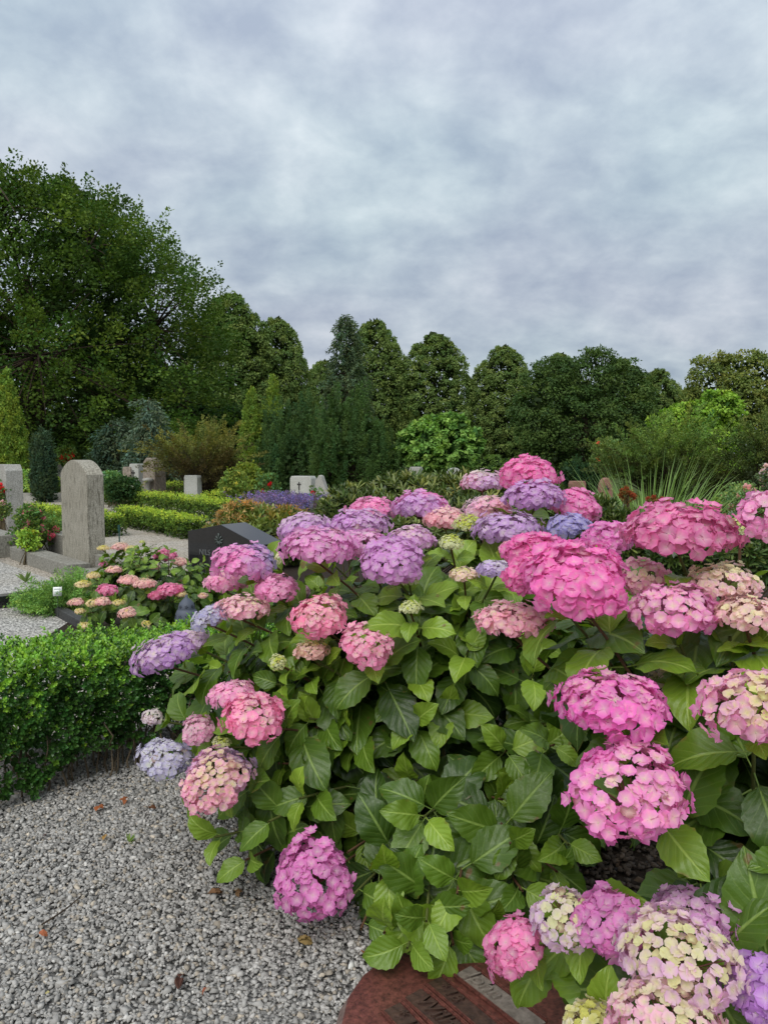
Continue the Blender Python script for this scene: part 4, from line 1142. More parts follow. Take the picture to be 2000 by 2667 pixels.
# narrow leaved evergreen shrub behind the hydrangeas
def narrow_shrub(label, blobs, n, cols, seed_sz=(0.062, 0.017), single=150, loc=None, whorl=11, name='narrow_leaved_shrub', mat=None, spread=0.7):
    C, O = on_blobs(blobs, n, (0.82, 1.03), 0.05)
    A = O + np.array([0, 0, 0.5]) + 0.3 * gau(len(C), 3)
    cc = np.array(cols)[rng.integers(0, len(cols), len(C))]
    Rm, T, c = rosettes(C, A, whorl, *seed_sz, cc, spread)
    s, r = split_near(Rm, T, c, single)
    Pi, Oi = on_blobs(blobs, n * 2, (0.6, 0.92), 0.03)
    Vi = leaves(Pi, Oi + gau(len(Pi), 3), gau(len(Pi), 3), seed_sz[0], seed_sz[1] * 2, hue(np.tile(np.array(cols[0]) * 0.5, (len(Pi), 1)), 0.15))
    loc = loc or (blobs[0][0], blobs[0][1], 0)
    st = stems_mesh(name + '_stems', loc, C[rng.permutation(len(C))[:60]])
    return leafy(name, label, 'shrub', loc, [batch(SLIM, OVAL_F, *r), Vi], mat or M_FOLGLOSS, st, None, (SLIM, OVAL_F, *s))
def blob_px(px, py, rx, ry, Y, ryd=None):
    p = at(px, py, Y); k = mpp(Y)
    return (p.x, Y, p.z, rx * k, (ryd or rx * 0.7) * k, ry * k)
Yh = 5.0
narrow_shrub('wide mound of narrow dark leaves with pale edges behind the purple hydrangea heads',
             [blob_px(930, 1345, 110, 80, Yh), blob_px(1060, 1320, 120, 82, Yh + 0.1), blob_px(1200, 1315, 130, 84, Yh + 0.2), blob_px(1330, 1330, 120, 90, Yh + 0.1), blob_px(1140, 1370, 250, 90, Yh - 0.1)],
             1500, [S(72, 86, 40), S(96, 106, 56), S(60, 74, 36), S(124, 130, 74)], (0.060, 0.014), 200)
narrow_shrub('smaller mound of narrow dark leaves below the ornamental grass',
             [blob_px(1530, 1360, 100, 66, 4.6), blob_px(1620, 1400, 90, 70, 4.5), blob_px(1450, 1340, 80, 66, 4.7)],
             700, [S(76, 92, 44), S(92, 104, 54), S(58, 74, 36)], (0.052, 0.012), 120)
narrow_shrub('low dark narrow leaved border at the right edge behind the orchid pink head',
             [blob_px(1800, 1440, 120, 70, 4.3), blob_px(1930, 1450, 110, 80, 4.2), blob_px(2040, 1440, 100, 90, 4.2), blob_px(1880, 1400, 70, 40, 5.2)],
             600, [S(70, 90, 42), S(86, 102, 52), S(56, 74, 36)], (0.055, 0.014), 100)
# wilted azalea-like bed, orange tips
Ya = 9.6
narrow_shrub('leafy bed with wilted orange brown tips behind the black gravestone',
             [blob_px(640, 1362, 75, 45, Ya + 0.2), blob_px(720, 1388, 105, 62, Ya - 0.1), blob_px(600, 1390, 60, 35, Ya), blob_px(790, 1404, 70, 50, Ya - 0.3), blob_px(700, 1420, 120, 50, Ya - 0.4)],
             520, [S(96, 110, 50), S(112, 124, 62), S(120, 116, 54), S(104, 118, 58)], (0.105, 0.03), 120, None, 12, 'wilted_azalea', None, 0.55)
# curled dead flowers on top of it
Ct, Ot = on_blobs([blob_px(645, 1358, 72, 44, Ya + 0.1), blob_px(745, 1380, 70, 52, Ya - 0.1), blob_px(590, 1385, 45, 30, Ya)], 420, (1.0, 1.08), 0.3)
kp = Ot[:, 2] > 0.0; Ct, Ot = Ct[kp], Ot[kp]
V, F, C = sprays(Ct, Ot * 0.4 + np.array([0, 0, 0.5]) + 0.5 * gau(len(Ct), 3), 0.07, 0.03, 7, 0.06, 0.014, np.array(S(158, 122, 76)), 0.2, 0.7, 0.2)
wilt = [x for x in bpy.data.objects if x.name == 'wilted_azalea'][0]
me = crown_mesh('withered_flowers', [(V, F, C)]); me.transform(Matrix.Translation(-wilt.location))
tag(link('withered_flowers', me, wilt), 'withered orange brown flower remains', kind='stuff')

# lavender
def lavender(label, px, py, Y, w, h, n):
    k = mpp(Y); p = at(px, py, Y)
    base = np.column_stack([p.x + (rnd(n) - 0.5) * w * k, Y + (rnd(n) - 0.5) * 0.9 * w * k * 0.5, np.zeros(n)])
    hh = p.z * (0.80 + 0.36 * rnd(n))
    lean = 0.22 * gau(n, 2)
    tip = base + np.column_stack([lean, hh])
    g = Geo()
    ax = nrm(tip - base)
    a = sprays(base + (tip - base) * 0.25, ax, np.linalg.norm(tip - base, axis=1) * 0.55, 0.05, 8, 0.06, 0.012, np.array(S(108, 116, 98)), 0.12, 0.3, 0.2)
    b = sprays(base + (tip - base) * 0.80, ax, 0.11, 0.017, 12, 0.024, 0.016, np.array(S(118, 100, 150)), 0.16, 0.6, 0.2, 0, 0.4)
    return leafy('lavender_bush', label, 'lavender', (p.x, Y, 0), [a, b], None, stems_mesh('lavender_stems', (p.x, Y), tip[:40], 0.003, S(90, 100, 74)))
lavender('purple lavender in bloom, left clump behind the wilted bed', 715, 1285, 12.4, 110, 50, 420)
lavender('purple lavender in front of the pale cross gravestone', 800, 1292, 12.2, 130, 50, 520)

# ornamental grass
def grass_clump(label, px, py, Y, n, h, spread):
    p = gr(px, py) if Y is None else Vector((at(px, 1333, Y).x, Y, 0))
    W = 0.005
    g = Geo()
    for i in range(n):
        a = random.uniform(0, 6.283); el = random.uniform(0.05, 1.0) ** 0.7 * spread; L = h * random.uniform(0.65, 1.15)
        b = np.array([p.x, p.y, 0]) + np.array([math.cos(a), math.sin(a), 0]) * random.uniform(0, 0.16)
        o_ = np.array([math.cos(a), math.sin(a), 0])
        t = np.linspace(0, 1, 7)[:, None]
        dr = random.uniform(0.15, 0.75)
        pts = b + o_ * (np.sin(el) * L * t + 0.25 * L * dr * t ** 3) + np.array([0, 0, 1.0]) * (math.cos(el) * L * t - dr * L * 0.6 * t ** 3 * (0.4 + el))
        side = np.array([-o_[1], o_[0], 0]) + 0.3 * rng.standard_normal(3)
        ww = W * np.array([0.6, 0.9, 1, 1, 0.85, 0.5, 0.05])[:, None]
        V = np.concatenate([pts - side * ww, pts + side * ww])
        F = np.array([[k, k + 1, 7 + k + 1, 7 + k] for k in range(6)])
        c = np.array(S(134, 162, 96)) * random.uniform(0.6, 1.25) * np.array([1, 1, random.uniform(0.8, 1.2)])
        g.add(V, F, np.tile(c, (14, 1)))
    o = thing('grass_clump', label, 'grass', p)
    me = g.mesh('grass_blades', M_FOL); me.transform(Matrix.Translation(-p))
    tag(link('blades', me, o), None, kind='stuff')
grass_clump('tall arching ornamental grass clump in front of the dark juniper', 1690, 0, 6.4, 1200, 1.42, 0.85)

# mixed low plants and roses
def rose_bush(label, px, py, Y, w, h, nfl, fcol, fol=S(86, 112, 56), fsize=0.04, n=120, name='rose_bush', cat='rose bush', top=0.4, ls=1.0):
    k = mpp(Y); p = at(px, py, Y)
    bl = [(p.x, Y, p.z, w * k / 2, w * k * 0.4, h * k / 2)]
    C, O = on_blobs(bl, n, (0.3, 1.0), 0.02)
    a = sprays(C, O + np.array([0, 0, 0.4]), ls * 0.12 * max(1, Y / 12), ls * 0.06 * max(1, Y / 12), 14, ls * 0.04 * max(1, Y / 11), ls * 0.028 * max(1, Y / 11), np.array(fol), 0.18, 0.6, 0.4)
    o = leafy(name, label, cat, (p.x, Y, 0), [a], None, stems_mesh('rose_stems', (p.x, Y), C[:16], 0.006))
    Cf, Of = on_blobs(bl, nfl * 4, (0.95, 1.15), 0.02)
    fr = np.argsort(-(Cf[:, 2] * top - Cf[:, 1] * 0.3 + 0.3 * gau(len(Cf))))[:nfl] if len(Cf) else []
    for q, nn in zip(Cf[fr], Of[fr]):
        m_ = 16
        d = nrm(gau(m_, 3) + nn * 0.6 + np.array([0, 0, 0.5]))
        V, F, C_ = leaves(np.zeros((m_, 3)) + d * fsize * 0.15, d, nrm(gau(m_, 3)), fsize, fsize * 0.95, hue(np.tile(np.array(fcol), (m_, 1)), 0.14))
        link('blossom', make_mesh('blossom', V, F, M_PETAL, C_), o, Vector(q) - Vector((p.x, Y, 0)))
    return o
rose_bush('pink roses climbing beside the left gravestone', 85, 1360, 9.6, 55, 70, 16, S(232, 150, 160), fsize=0.045)
rose_bush('pink and red flowers over the concrete plinth', 110, 1388, 9.9, 85, 30, 16, S(226, 112, 130), fsize=0.04, n=70)
rose_bush('small pink flowers beside the concrete kerb end', 48, 1410, 10.2, 30, 30, 8, S(226, 130, 140), fsize=0.035, n=40)
rose_bush('leafy green bed left of the arched gravestone', 130, 1380, 10.6, 80, 50, 5, S(232, 170, 170), S(96, 126, 62), 0.03, 160, 'green_bed', 'plant')
rose_bush('small light green fern on the kerb', 75, 1410, 9.4, 26, 26, 1, S(180, 200, 90), S(134, 160, 66), 0.02, 60, 'small_fern', 'fern')
rose_bush('red geraniums in a bowl behind the arched gravestone', 175, 1188, 31, 30, 20, 12, S(214, 50, 48), S(92, 110, 56), 0.11, 40)
rose_bush('red roses right of the gabled grey stone', 256, 1202, 30, 22, 22, 8, S(206, 48, 52), S(80, 100, 52), 0.1, 40)
rose_bush('single red rose on a long stem by the slim thuja', 697, 1262, 15, 40, 52, 3, S(212, 44, 50), S(84, 110, 62), 0.065, 60)
rose_bush('red rose bud in front of the pointed rock', 820, 1286, 11.4, 10, 16, 1, S(214, 46, 72), S(84, 110, 62), 0.042, 6)
rose_bush('red flower at the far left edge', 2, 1292, 12, 20, 60, 6, S(204, 40, 46), S(80, 104, 52), 0.06, 40)
rose_bush('pale pink roses at the far left edge', 4, 1330, 11.5, 16, 40, 5, S(236, 180, 184), S(96, 116, 66), 0.05, 40)
rose_bush('leafy perennials with white flower behind the arched gravestone', 292, 1258, 20.5, 44, 32, 3, S(236, 238, 226), S(92, 124, 72), 0.1, 170, 'perennial_bed', 'plant')
rose_bush('dark round bush below the white rounded gravestone', 318, 1274, 19.5, 70, 34, 2, S(220, 224, 200), S(50, 74, 40), 0.06, 260, 'round_bush', 'shrub')
rose_bush('light green leafy clump right of the left gravestone', 90, 1250, 24, 55, 24, 1, S(200, 210, 150), S(140, 168, 84), 0.06, 80, 'perennial_bed', 'plant')
rose_bush('yellow roses below the olive shrub', 610, 1262, 19, 60, 60, 6, S(232, 222, 120), S(104, 122, 56), 0.06, 120)
rose_bush('olive shrub right of the brown juniper', 648, 1245, 21, 60, 50, 1, S(150, 160, 60), S(104, 118, 44), 0.04, 240, 'olive_shrub', 'shrub')
rose_bush('pale pink rose bush over the far block stone', 1930, 1300, 14, 90, 60, 22, S(236, 178, 170), S(116, 138, 84), 0.055, 150)
rose_bush('tall pink rose stem in the gap right of the dark juniper', 1938, 1292, 13, 24, 55, 14, S(240, 176, 172), S(112, 134, 84), 0.055, 40)
rose_bush('orange red rose shrub under the broad dark tree', 1580, 1185, 24, 70, 60, 5, S(214, 96, 76), S(104, 120, 66), 0.09, 160)
rose_bush('rust brown flower spikes left of the ornamental grass', 1632, 1292, 5.6, 32, 34, 9, S(150, 78, 48), S(110, 84, 46), 0.022, 40, 'rust_spikes', 'plant', 0.4, 0.3)
rose_bush('rust brown wilted flower below the ornamental grass', 1712, 1312, 5.4, 50, 34, 12, S(152, 74, 50), S(116, 92, 50), 0.024, 50, 'rust_spikes', 'plant', 0.4, 0.3)
rose_bush('grey pink rose with blossoms at the right edge', 1998, 1250, 12, 30, 70, 10, S(222, 196, 190), S(86, 100, 66), 0.05, 50)

# creeping juniper
k = mpp(6.3)
bl = [blob_px(150, 1570, 62, 22, 6.45, 60), blob_px(190, 1545, 50, 30, 6.5, 50), blob_px(110, 1568, 40, 12, 6.5, 30)]
C, O = on_blobs(bl, 330, (0.4, 1.0), 0.03)
A = O * np.array([1, 1, 0.25]) + np.array([-0.35, -0.2, 0.15]) + 0.25 * gau(len(C), 3)
cc = np.array([S(112, 146, 72), S(130, 162, 84), S(94, 126, 66)])[rng.integers(0, 3, len(C))]
a = sprays(C, A, 0.19 * (0.7 + 0.6 * rnd(len(C))), 0.04, 60, 0.024, 0.008, cc, 0.13, 0.4, 0.6, 0.4, 0.8, coh=1.0)
leafy('creeping_juniper', 'bright green creeping juniper spilling over the dark kerb', 'shrub', (bl[0][0], bl[0][1], 0), [a], None, stems_mesh('creeping_stems', (bl[1][0], bl[1][1]), C[:50], 0.005))

# ------------------------------------------------------------------ hydrangeas
def hleaf_templates(k):
    T = []
    ns, us = 15, np.array([-1, -0.5, 0, 0.5, 1.0])
    for i in range(k):
        t = np.linspace(0, 1, ns)
        asym = 0.06 * rng.standard_normal()
        w = 0.34 * (np.sin(np.pi * t ** 0.82)) ** 0.85 * (1 - 0.12 * t) + 0.004
        w[-2:] *= np.array([0.85, 0.3])
        bend = 0.45 + 0.75 * rng.random(); fold = 0.10 + 0.22 * rng.random(); tw = 0.35 * rng.standard_normal(); rip = 0.02 + 0.02 * rng.random(); ph = rng.random() * 6
        a = bend * (t ** 1.3)                                   # the blade curves downwards
        y = np.cumsum(np.concatenate([[0], np.diff(t)]) * np.cos(a)); zc = -np.cumsum(np.concatenate([[0], np.diff(t)]) * np.sin(a))
        V, UV = [], []
        for j in range(ns):
            tooth = 1 + (0.055 if j % 2 else -0.02) * (0.05 < t[j] < 0.97)
            for u in us:
                ww = w[j] * (1 + asym * u) * (tooth if abs(u) == 1 else 1)
                x = u * ww
                z = fold * abs(u) ** 1.4 * w[j] + rip * math.sin(t[j] * 17 + ph + u * 2) * abs(u) - 0.10 * max(abs(u) - 0.6, 0) * w[j]
                ang = tw * t[j]
                x2, z2 = x * math.cos(ang) - z * math.sin(ang), x * math.sin(ang) + z * math.cos(ang)
                V.append([x2, y[j] + math.sin(a[j]) * z2, zc[j] + math.cos(a[j]) * z2]); UV.append([u * 0.5 + 0.5, t[j]])
        F = np.array([[j * 5 + q, j * 5 + q + 1, (j + 1) * 5 + q + 1, (j + 1) * 5 + q] for j in range(ns - 1) for q in range(4)])
        # petiole
        pv, pf = tube([(0, -0.20, 0.02), (0, -0.1, 0.012), (0, 0.02, -0.004)], [0.014, 0.012, 0.010], 4)
        n0 = len(V)
        V = np.concatenate([np.array(V), pv]); UV = np.concatenate([np.array(UV), np.tile([[0.5, 0.3]], (len(pv), 1))])
        T.append((V, np.concatenate([F, pf + n0]), UV))
    return T
HL = hleaf_templates(10)
def floret_templates(k):
    T = []
    for _ in range(k):
        V, F, f = [], [], []
        ts = np.array([0.05, 0.36, 0.74, 1.0])
        cup = 0.25 + 0.55 * rng.random()
        for p in range(4):
            a0 = p * math.pi / 2 + 0.12 * rng.standard_normal()
            L = 0.5 * (0.92 + 0.2 * rng.random()); wv = 0.82 + 0.28 * rng.random()
            hw = np.array([0.06, 0.50, 0.66, 0.14]) * L * wv
            lift = 0.045 * (p % 2)
            n0 = len(V)
            for j, tt in enumerate(ts):
                for u in (-1, 0, 1):
                    x, y = u * hw[j], tt * L * (1 - 0.10 * (u != 0) * (j == 3))
                    z = cup * L * tt * tt * (1.35 - tt) + lift * tt + (u != 0) * (0.12 * L * rng.standard_normal() + 0.06 * L) * (j > 0) - 0.06 * L * (j == 3)
                    ca, sa = math.cos(a0), math.sin(a0)
                    V.append([x * ca - y * sa, x * sa + y * ca, z]); f.append(tt)
            for j in range(3):
                for u in range(2):
                    b = n0 + j * 3 + u
                    F += [[b, b + 1, b + 4], [b, b + 4, b + 3]]
        n0 = len(V)
        s = 0.045
        V += [[s, 0, 0.02], [0, s, 0.02], [-s, 0, 0.02], [0, -s, 0.02], [0, 0, 0.085]]; f += [-1] * 5
        F += [[n0, n0 + 1, n0 + 4], [n0 + 1, n0 + 2, n0 + 4], [n0 + 2, n0 + 3, n0 + 4], [n0 + 3, n0, n0 + 4]]
        T.append((np.array(V, float), np.array(F), np.array(f, float)))
    return T
FL = floret_templates(16)
def floret_low(k):
    T = []
    for _ in range(k):
        V, F, f = [[0, 0, 0.0]], [], [0.05]
        cup = 0.25 + 0.5 * rng.random()
        for p in range(4):
            a0 = p * math.pi / 2 + 0.12 * rng.standard_normal(); L = 0.5 * (0.92 + 0.2 * rng.random())
            n0 = len(V)
            for u, tt in ((-0.56, 0.62), (0, 0.62), (0.56, 0.62), (0.12, 1.0)):
                x, y = u * L, tt * L
                z = cup * L * tt * tt * (1.35 - tt) + 0.045 * (p % 2) * tt + (0.12 * L * rng.standard_normal() + 0.05 * L) * (abs(u) > 0.3) - 0.06 * L * (tt == 1.0)
                ca, sa = math.cos(a0), math.sin(a0)
                V.append([x * ca - y * sa, x * sa + y * ca, z]); f.append(tt)
            F += [[0, n0 + 1, n0], [0, n0 + 2, n0 + 1], [n0, n0 + 1, n0 + 3], [n0 + 1, n0 + 2, n0 + 3]]
        T.append((np.array(V, float), np.array(F), np.array(f, float)))
    return T
FLOW = floret_low(16)
PINK, HOT, ROSE = S(236, 112, 176), S(228, 78, 146), S(238, 138, 170)
ORCHID, LILAC, VIOLET = S(206, 112, 198), S(184, 134, 208), S(160, 110, 204)
BLUE, PALEBLUE = S(150, 152, 216), S(184, 192, 226)
CREAM, IVORY, SALMON, LIME_, PALEPINK = S(242, 236, 192), S(236, 236, 212), S(240, 164, 160), S(204, 212, 96), S(238, 190, 206)
EYE = S(226, 220, 190)
def lerp(a, b, t): return np.asarray(a) * (1 - t) + np.asarray(b) * t
def rot_to(axis):
    A = nrm(axis); ref = np.array([0, 1.0, 0]) if abs(A[1]) < 0.9 else np.array([1.0, 0, 0])
    X = nrm(np.cross(ref, A)); return np.stack([X, np.cross(A, X), A], -1)
def head_florets(P, axis, a, young, mature, mfrac, second=None, sec_amt=0.0, fsz=None, flat=0.60):
    """returns a list of (V, F, C) - one entry for each floret - in world space"""
    fixc = lambda c: lerp(np.clip(np.asarray(c) * (np.array([1.22, 1.12, 1.0]) if c[2] > c[0] * 0.72 else np.array([1.1, 1.15, 1.0]) if c[2] > c[0] * 0.5 else np.array([1.04, 1.1, 1.42])), 0, 0.93), np.array([0.95, 0.9, 0.92]), 0.10)
    mature = fixc(mature)
    if second is not None: second = fixc(second)
    fs = fsz or (0.020 + 0.0105 * mfrac) * (a / 0.085) ** 0.35
    area = 2 * math.pi * a * a * 0.95
    n = int(max(18, area / (fs * fs * 0.30)))
    i = np.arange(n) + 0.5
    ct = 1 - i / n * 1.30                                           # down to a little below the rim
    th = i * 2.39996 + random.random() * 6.28
    st = np.sqrt(np.clip(1 - ct ** 2, 0, 1))
    d = np.stack([st * np.cos(th), st * np.sin(th), ct], -1) + 0.07 * gau(n, 3)
    ph = rng.random(3) * 6.28
    lump = (1 + 0.09 * np.sin(2 * th + ph[0]) + 0.07 * np.sin(3 * th + 2 * ct + ph[1]) + 0.05 * gau(n)) * np.where(rnd(n) < 0.22, 0.86, 1.0)
    cz = np.where(d[:, 2] > 0, flat, 0.42)
    loc = d * np.stack([np.ones(n), np.ones(n), cz], -1) * a * lump[:, None]
    nrmv = nrm(d / np.stack([np.ones(n), np.ones(n), cz], -1) * 1.0 + np.array([0, 0, 0.15]) + 0.19 * gau(n, 3))
    R0 = rot_to(axis)
    pos = P + loc @ R0.T; nn = nrmv @ R0.T
    # each floret ages from cream to its full colour, the rim first
    edge = np.clip(1 - ct, 0, 1.3) / 1.3
    dirs = nrm(rng.standard_normal(3))
    m = np.clip(mfrac + 0.55 * (edge - 0.42) + 0.16 * gau(n) + 0.18 * (d @ dirs), 0, 1)
    if mfrac > 0.9: m = np.clip(0.82 + 0.18 * m, 0, 1)
    if second is not None:
        sp = np.clip((d @ nrm(rng.standard_normal(3))) * 0.7 + sec_amt + 0.2 * gau(n), 0, 1)
    res = []
    for q in range(n):
        V0, F0, f = (FL if P[1] < 2.15 else FLOW)[rng.integers(16)]
        mat_c = np.asarray(mature) if second is None else lerp(mature, second, sp[q])
        mat_c = mat_c * np.clip(1 + 0.10 * rng.standard_normal(), 0.7, 1.2)
        pale = lerp(mat_c, np.array([0.95, 0.85, 0.86]), 0.40); mm = m[q] ** 0.62
        ec = lerp(young, pale, mm * 2) if mm < 0.5 else lerp(pale, mat_c, mm * 2 - 1)
        cc = lerp(young, lerp(mat_c, np.array([0.90, 0.80, 0.78]), 0.55), m[q] ** 1.4)
        if rng.random() < 0.05 and a > 0.05: continue
        if rng.random() < 0.018: ec = lerp(ec, S(150, 104, 74), 0.75)
        s = fs * (0.72 + 0.42 * m[q]) * (0.88 + 0.26 * rng.random())
        yv = nrm(np.cross(nn[q], rng.standard_normal(3)))
        Rm = frames(yv[None], nn[q][None])[0] * s
        ff = np.clip((f - 0.06) / 0.70, 0, 1)[:, None] ** 0.8
        C = cc[None] * (1 - ff) + ec[None] * ff
        C[f < 0] = lerp(EYE, cc, 0.3)
        res.append((V0 @ Rm.T + pos[q], F0, C))
    return res, pos
def bud_head(P, axis, a, col):
    """tight green head of closed buds"""
    res, pos = head_florets(P, axis, a, col, lerp(col, IVORY, 0.3), 0.15, None, 0, 0.0125 * (a / 0.04) ** 0.4, 0.7)
    return res, pos
def join(lst):
    g = Geo()
    for V, F, C in lst: g.add(V, F, C)
    return g
def stem_curve(b, tip, up=0.62):
    b, tip = np.asarray(b, float), np.asarray(tip, float)
    c = b + (tip - b) * 0.30; c[2] = b[2] + (tip[2] - b[2]) * up + 0.02
    return bez(b, c, tip, 10)

def hydrangea(name, label, base, base_r, heads, tips, size, tones, n_single_leaf, n_single_floret, order_heads, stem_r=0.0055, lab_heads=False, pairs=(0.02, 0.075, 0.14, 0.21, 0.29), allow=None):
    o = thing(name, label, 'hydrangea', (base[0], base[1], 0))
    off = np.array([base[0], base[1], 0.0]); inv = Matrix.Translation(-o.location)
    allT = []      # leaf placements: template, R, T, col
    shoots = []
    for (P, axis, a, sc) in heads: shoots.append((np.asarray(P) - np.asarray(axis) * a * 0.45, True))
    for tp in tips: shoots.append((np.asarray(tp), False))
    for tip, flower in shoots:
        ang, rr = random.uniform(0, 6.283), base_r * math.sqrt(random.random())
        b = np.array([base[0] + rr * math.cos(ang), base[1] + rr * math.sin(ang), 0.0])
        # stems start on the side of the plant they lean to
        b[:2] = b[:2] * 0.65 + (np.array(base[:2]) + (tip[:2] - np.array(base[:2])) * 0.35) * 0.35
        cv = stem_curve(b, tip)
        rs = np.linspace(stem_r, stem_r * 0.62, 10)
        V, F = tube(cv, rs, 6)
        tcol = np.linspace(0, 1, 10).repeat(6)[:, None]
        c0, c1 = np.array(S(104, 92, 70)), np.array(S(96, 104, 52) if random.random() < 0.6 else S(98, 70, 50))
        link('stem', make_mesh('stem', V - off, F, M_STEM, c0 * (1 - tcol) + c1 * tcol, None, True), o)
        seg = np.linalg.norm(np.diff(cv, axis=0), axis=1); cum = np.concatenate([[0], np.cumsum(seg)])
        Lt = cum[-1]; az = random.uniform(0, 3.14)
        for kq, dd in enumerate(pairs):
            dd = dd * size * (1.0 if not flower else 1.05) + (0.035 * size if flower else 0) + 0.015 * size * random.random()
            s = Lt - dd
            if s < 0.25 * Lt: break
            c = np.array([np.interp(s, cum, cv[:, q]) for q in range(3)])
            s2 = np.array([np.interp(min(s + 0.01, Lt), cum, cv[:, q]) for q in range(3)]); s1 = np.array([np.interp(s - 0.01, cum, cv[:, q]) for q in range(3)])
            T = nrm(s2 - s1)
            ref = np.array([0, 0, 1.0]) if abs(T[2]) < 0.95 else np.array([1.0, 0, 0])
            B1 = nrm(np.cross(T, ref)); B2 = np.cross(T, B1)
            az += math.pi / 2 + random.gauss(0, 0.15)
            Ls = (0.102, 0.135, 0.16, 0.165, 0.155)[min(kq, 4)] * size * (0.8 if flower and kq == 0 else 1)
            for sg in (0, 1):
                aa = az + sg * math.pi
                rv = math.cos(aa) * B1 + math.sin(aa) * B2
                el = rad((52, 34, 20, 8, 0)[min(kq, 4)] + random.gauss(0, 9))
                d = rv * math.cos(el) + T * math.sin(el) + np.array([0, 0, -0.10 - 0.05 * kq])
                nn = T * math.cos(el) - rv * math.sin(el) + np.array([0, 0, 0.55]) + 0.12 * rng.standard_normal(3)
                d = nrm(d); L = Ls * random.uniform(0.78, 1.15)
                pos = c + d * 0.20 * L
                if pos[2] < 0.03: continue
                if allow is not None and not allow(pos + d * L * 0.6): continue
                young = max(0.0, 1 - kq * 0.34) * 0.75 + 0.30 * max(0, min(1, (pos[2] - 0.45) / 0.5)) + random.gauss(0, 0.16)  # newer pairs lighter; the height term also paints shade into low leaves
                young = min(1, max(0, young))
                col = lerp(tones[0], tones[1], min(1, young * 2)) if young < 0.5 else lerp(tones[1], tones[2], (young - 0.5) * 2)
                col = col * random.uniform(0.85, 1.12)
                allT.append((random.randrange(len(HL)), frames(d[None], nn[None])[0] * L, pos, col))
    # leaves: those that show largest are parts of their own, the rest one mass
    T = np.array([q[2] for q in allT]); px, f = proj(T)
    ins = (px[:, 0] > -60) & (px[:, 0] < 2060) & (px[:, 1] < 2720)
    order = np.argsort(np.where(ins, f, 1e6))
    single = set(order[:n_single_leaf].tolist())
    gV, gF, gC, gU, n0 = [], [], [], [], 0
    for i, (k_, Rm, pos, col) in enumerate(allT):
        tv, tf, uv = HL[k_]
        V = tv @ Rm.T; C = np.tile(col, (len(V), 1))
        if i in single:
            link('leaf', make_mesh('leaf', V, tf, M_HLEAF, C, uv, True), o, Vector(pos - off))
        else:
            gV.append(V + pos - off); gF.append(tf + n0); gC.append(C); gU.append(uv); n0 += len(V)
    if gV:
        tag(link('leaves', make_mesh('leaves', np.concatenate(gV), np.concatenate(gF), M_HLEAF, np.concatenate(gC), np.concatenate(gU), True), o), None, kind='stuff')
    left = n_single_floret
    for hi in order_heads(heads):
        P, axis, a, sc = heads[hi]
        P = np.asarray(P, float); axis = nrm(axis)
        res, pos = bud_head(P, axis, a, sc['young']) if sc.get('bud') else head_florets(P, axis, a, sc['young'], sc['mature'], sc['m'], sc.get('second'), sc.get('amt', 0.3), sc.get('fs'))
        # stalks under the florets
        g = Geo()
        bp = P - axis * a * 0.45
        for q in pos[rng.permutation(len(pos))[:16]]:
            V, F = tube(bez(bp, bp + (q - bp) * 0.45 + axis * a * 0.12, q, 4), np.linspace(0.0022, 0.0011, 4) * (a / 0.085) ** 0.5, 3)
            g.add(V, F, np.tile(np.array(S(120, 84, 72) if not sc.get('bud') else S(150, 160, 84)), (len(V), 1)))
        me = g.mesh('flower_stalks', M_STEM, True); me.transform(Matrix.Translation(-Vector(P)))
        h = link('flower_head', me, o, Vector(P - off))
        if sc.get('label'): h['label'] = sc['label']
        if left >= len(res):
            left -= len(res)
            for V, F, C in res:
                c = V[-1]
                link('floret', make_mesh('floret', V - c, F, M_PETAL, C, None, True), h, Vector(c - P))
        else:
            gg = join(res); me = gg.mesh('florets', M_PETAL, True); me.transform(Matrix.Translation(-Vector(P)))
            tag(link('florets', me, h), None, kind='stuff')
    return o

def mk_head(px, py, w, h, Y, sc, roll=0.0, extra=0.0):
    """place a head by where the photograph shows it; its tilt follows from how round it looks"""
    k = mpp(Y); a = w * k * 0.5 * 0.94
    p = np.array(at(px, py, Y))
    view = nrm(np.array([0, 0, CAM_H]) - p)                        # towards the camera
    elev = math.asin(view[2])                                      # how far the camera looks down on it
    want = np.clip((h / w - 0.44) / 0.46, 0, 1) * rad(58)
    tilt = max(0.0, want - elev) + extra
    hv = nrm(np.array([view[0], view[1], 0]))
    ax = np.array([0, 0, 1.0]) * math.cos(tilt) + hv * math.sin(tilt)
    if roll:
        side = np.array([1.0, 0, 0]); ax = nrm(ax * math.cos(roll) + side * math.sin(roll))
    p = p - ax * a * 0.12
    return (p, ax, a, sc)
def cs(young, mature, m, second=None, amt=0.3, **kw): return dict(young=np.array(young), mature=np.array(mature), m=m, second=None if second is None else np.array(second), amt=amt, **kw)
GB = cs(LIME_, IVORY, 0.1, bud=True)

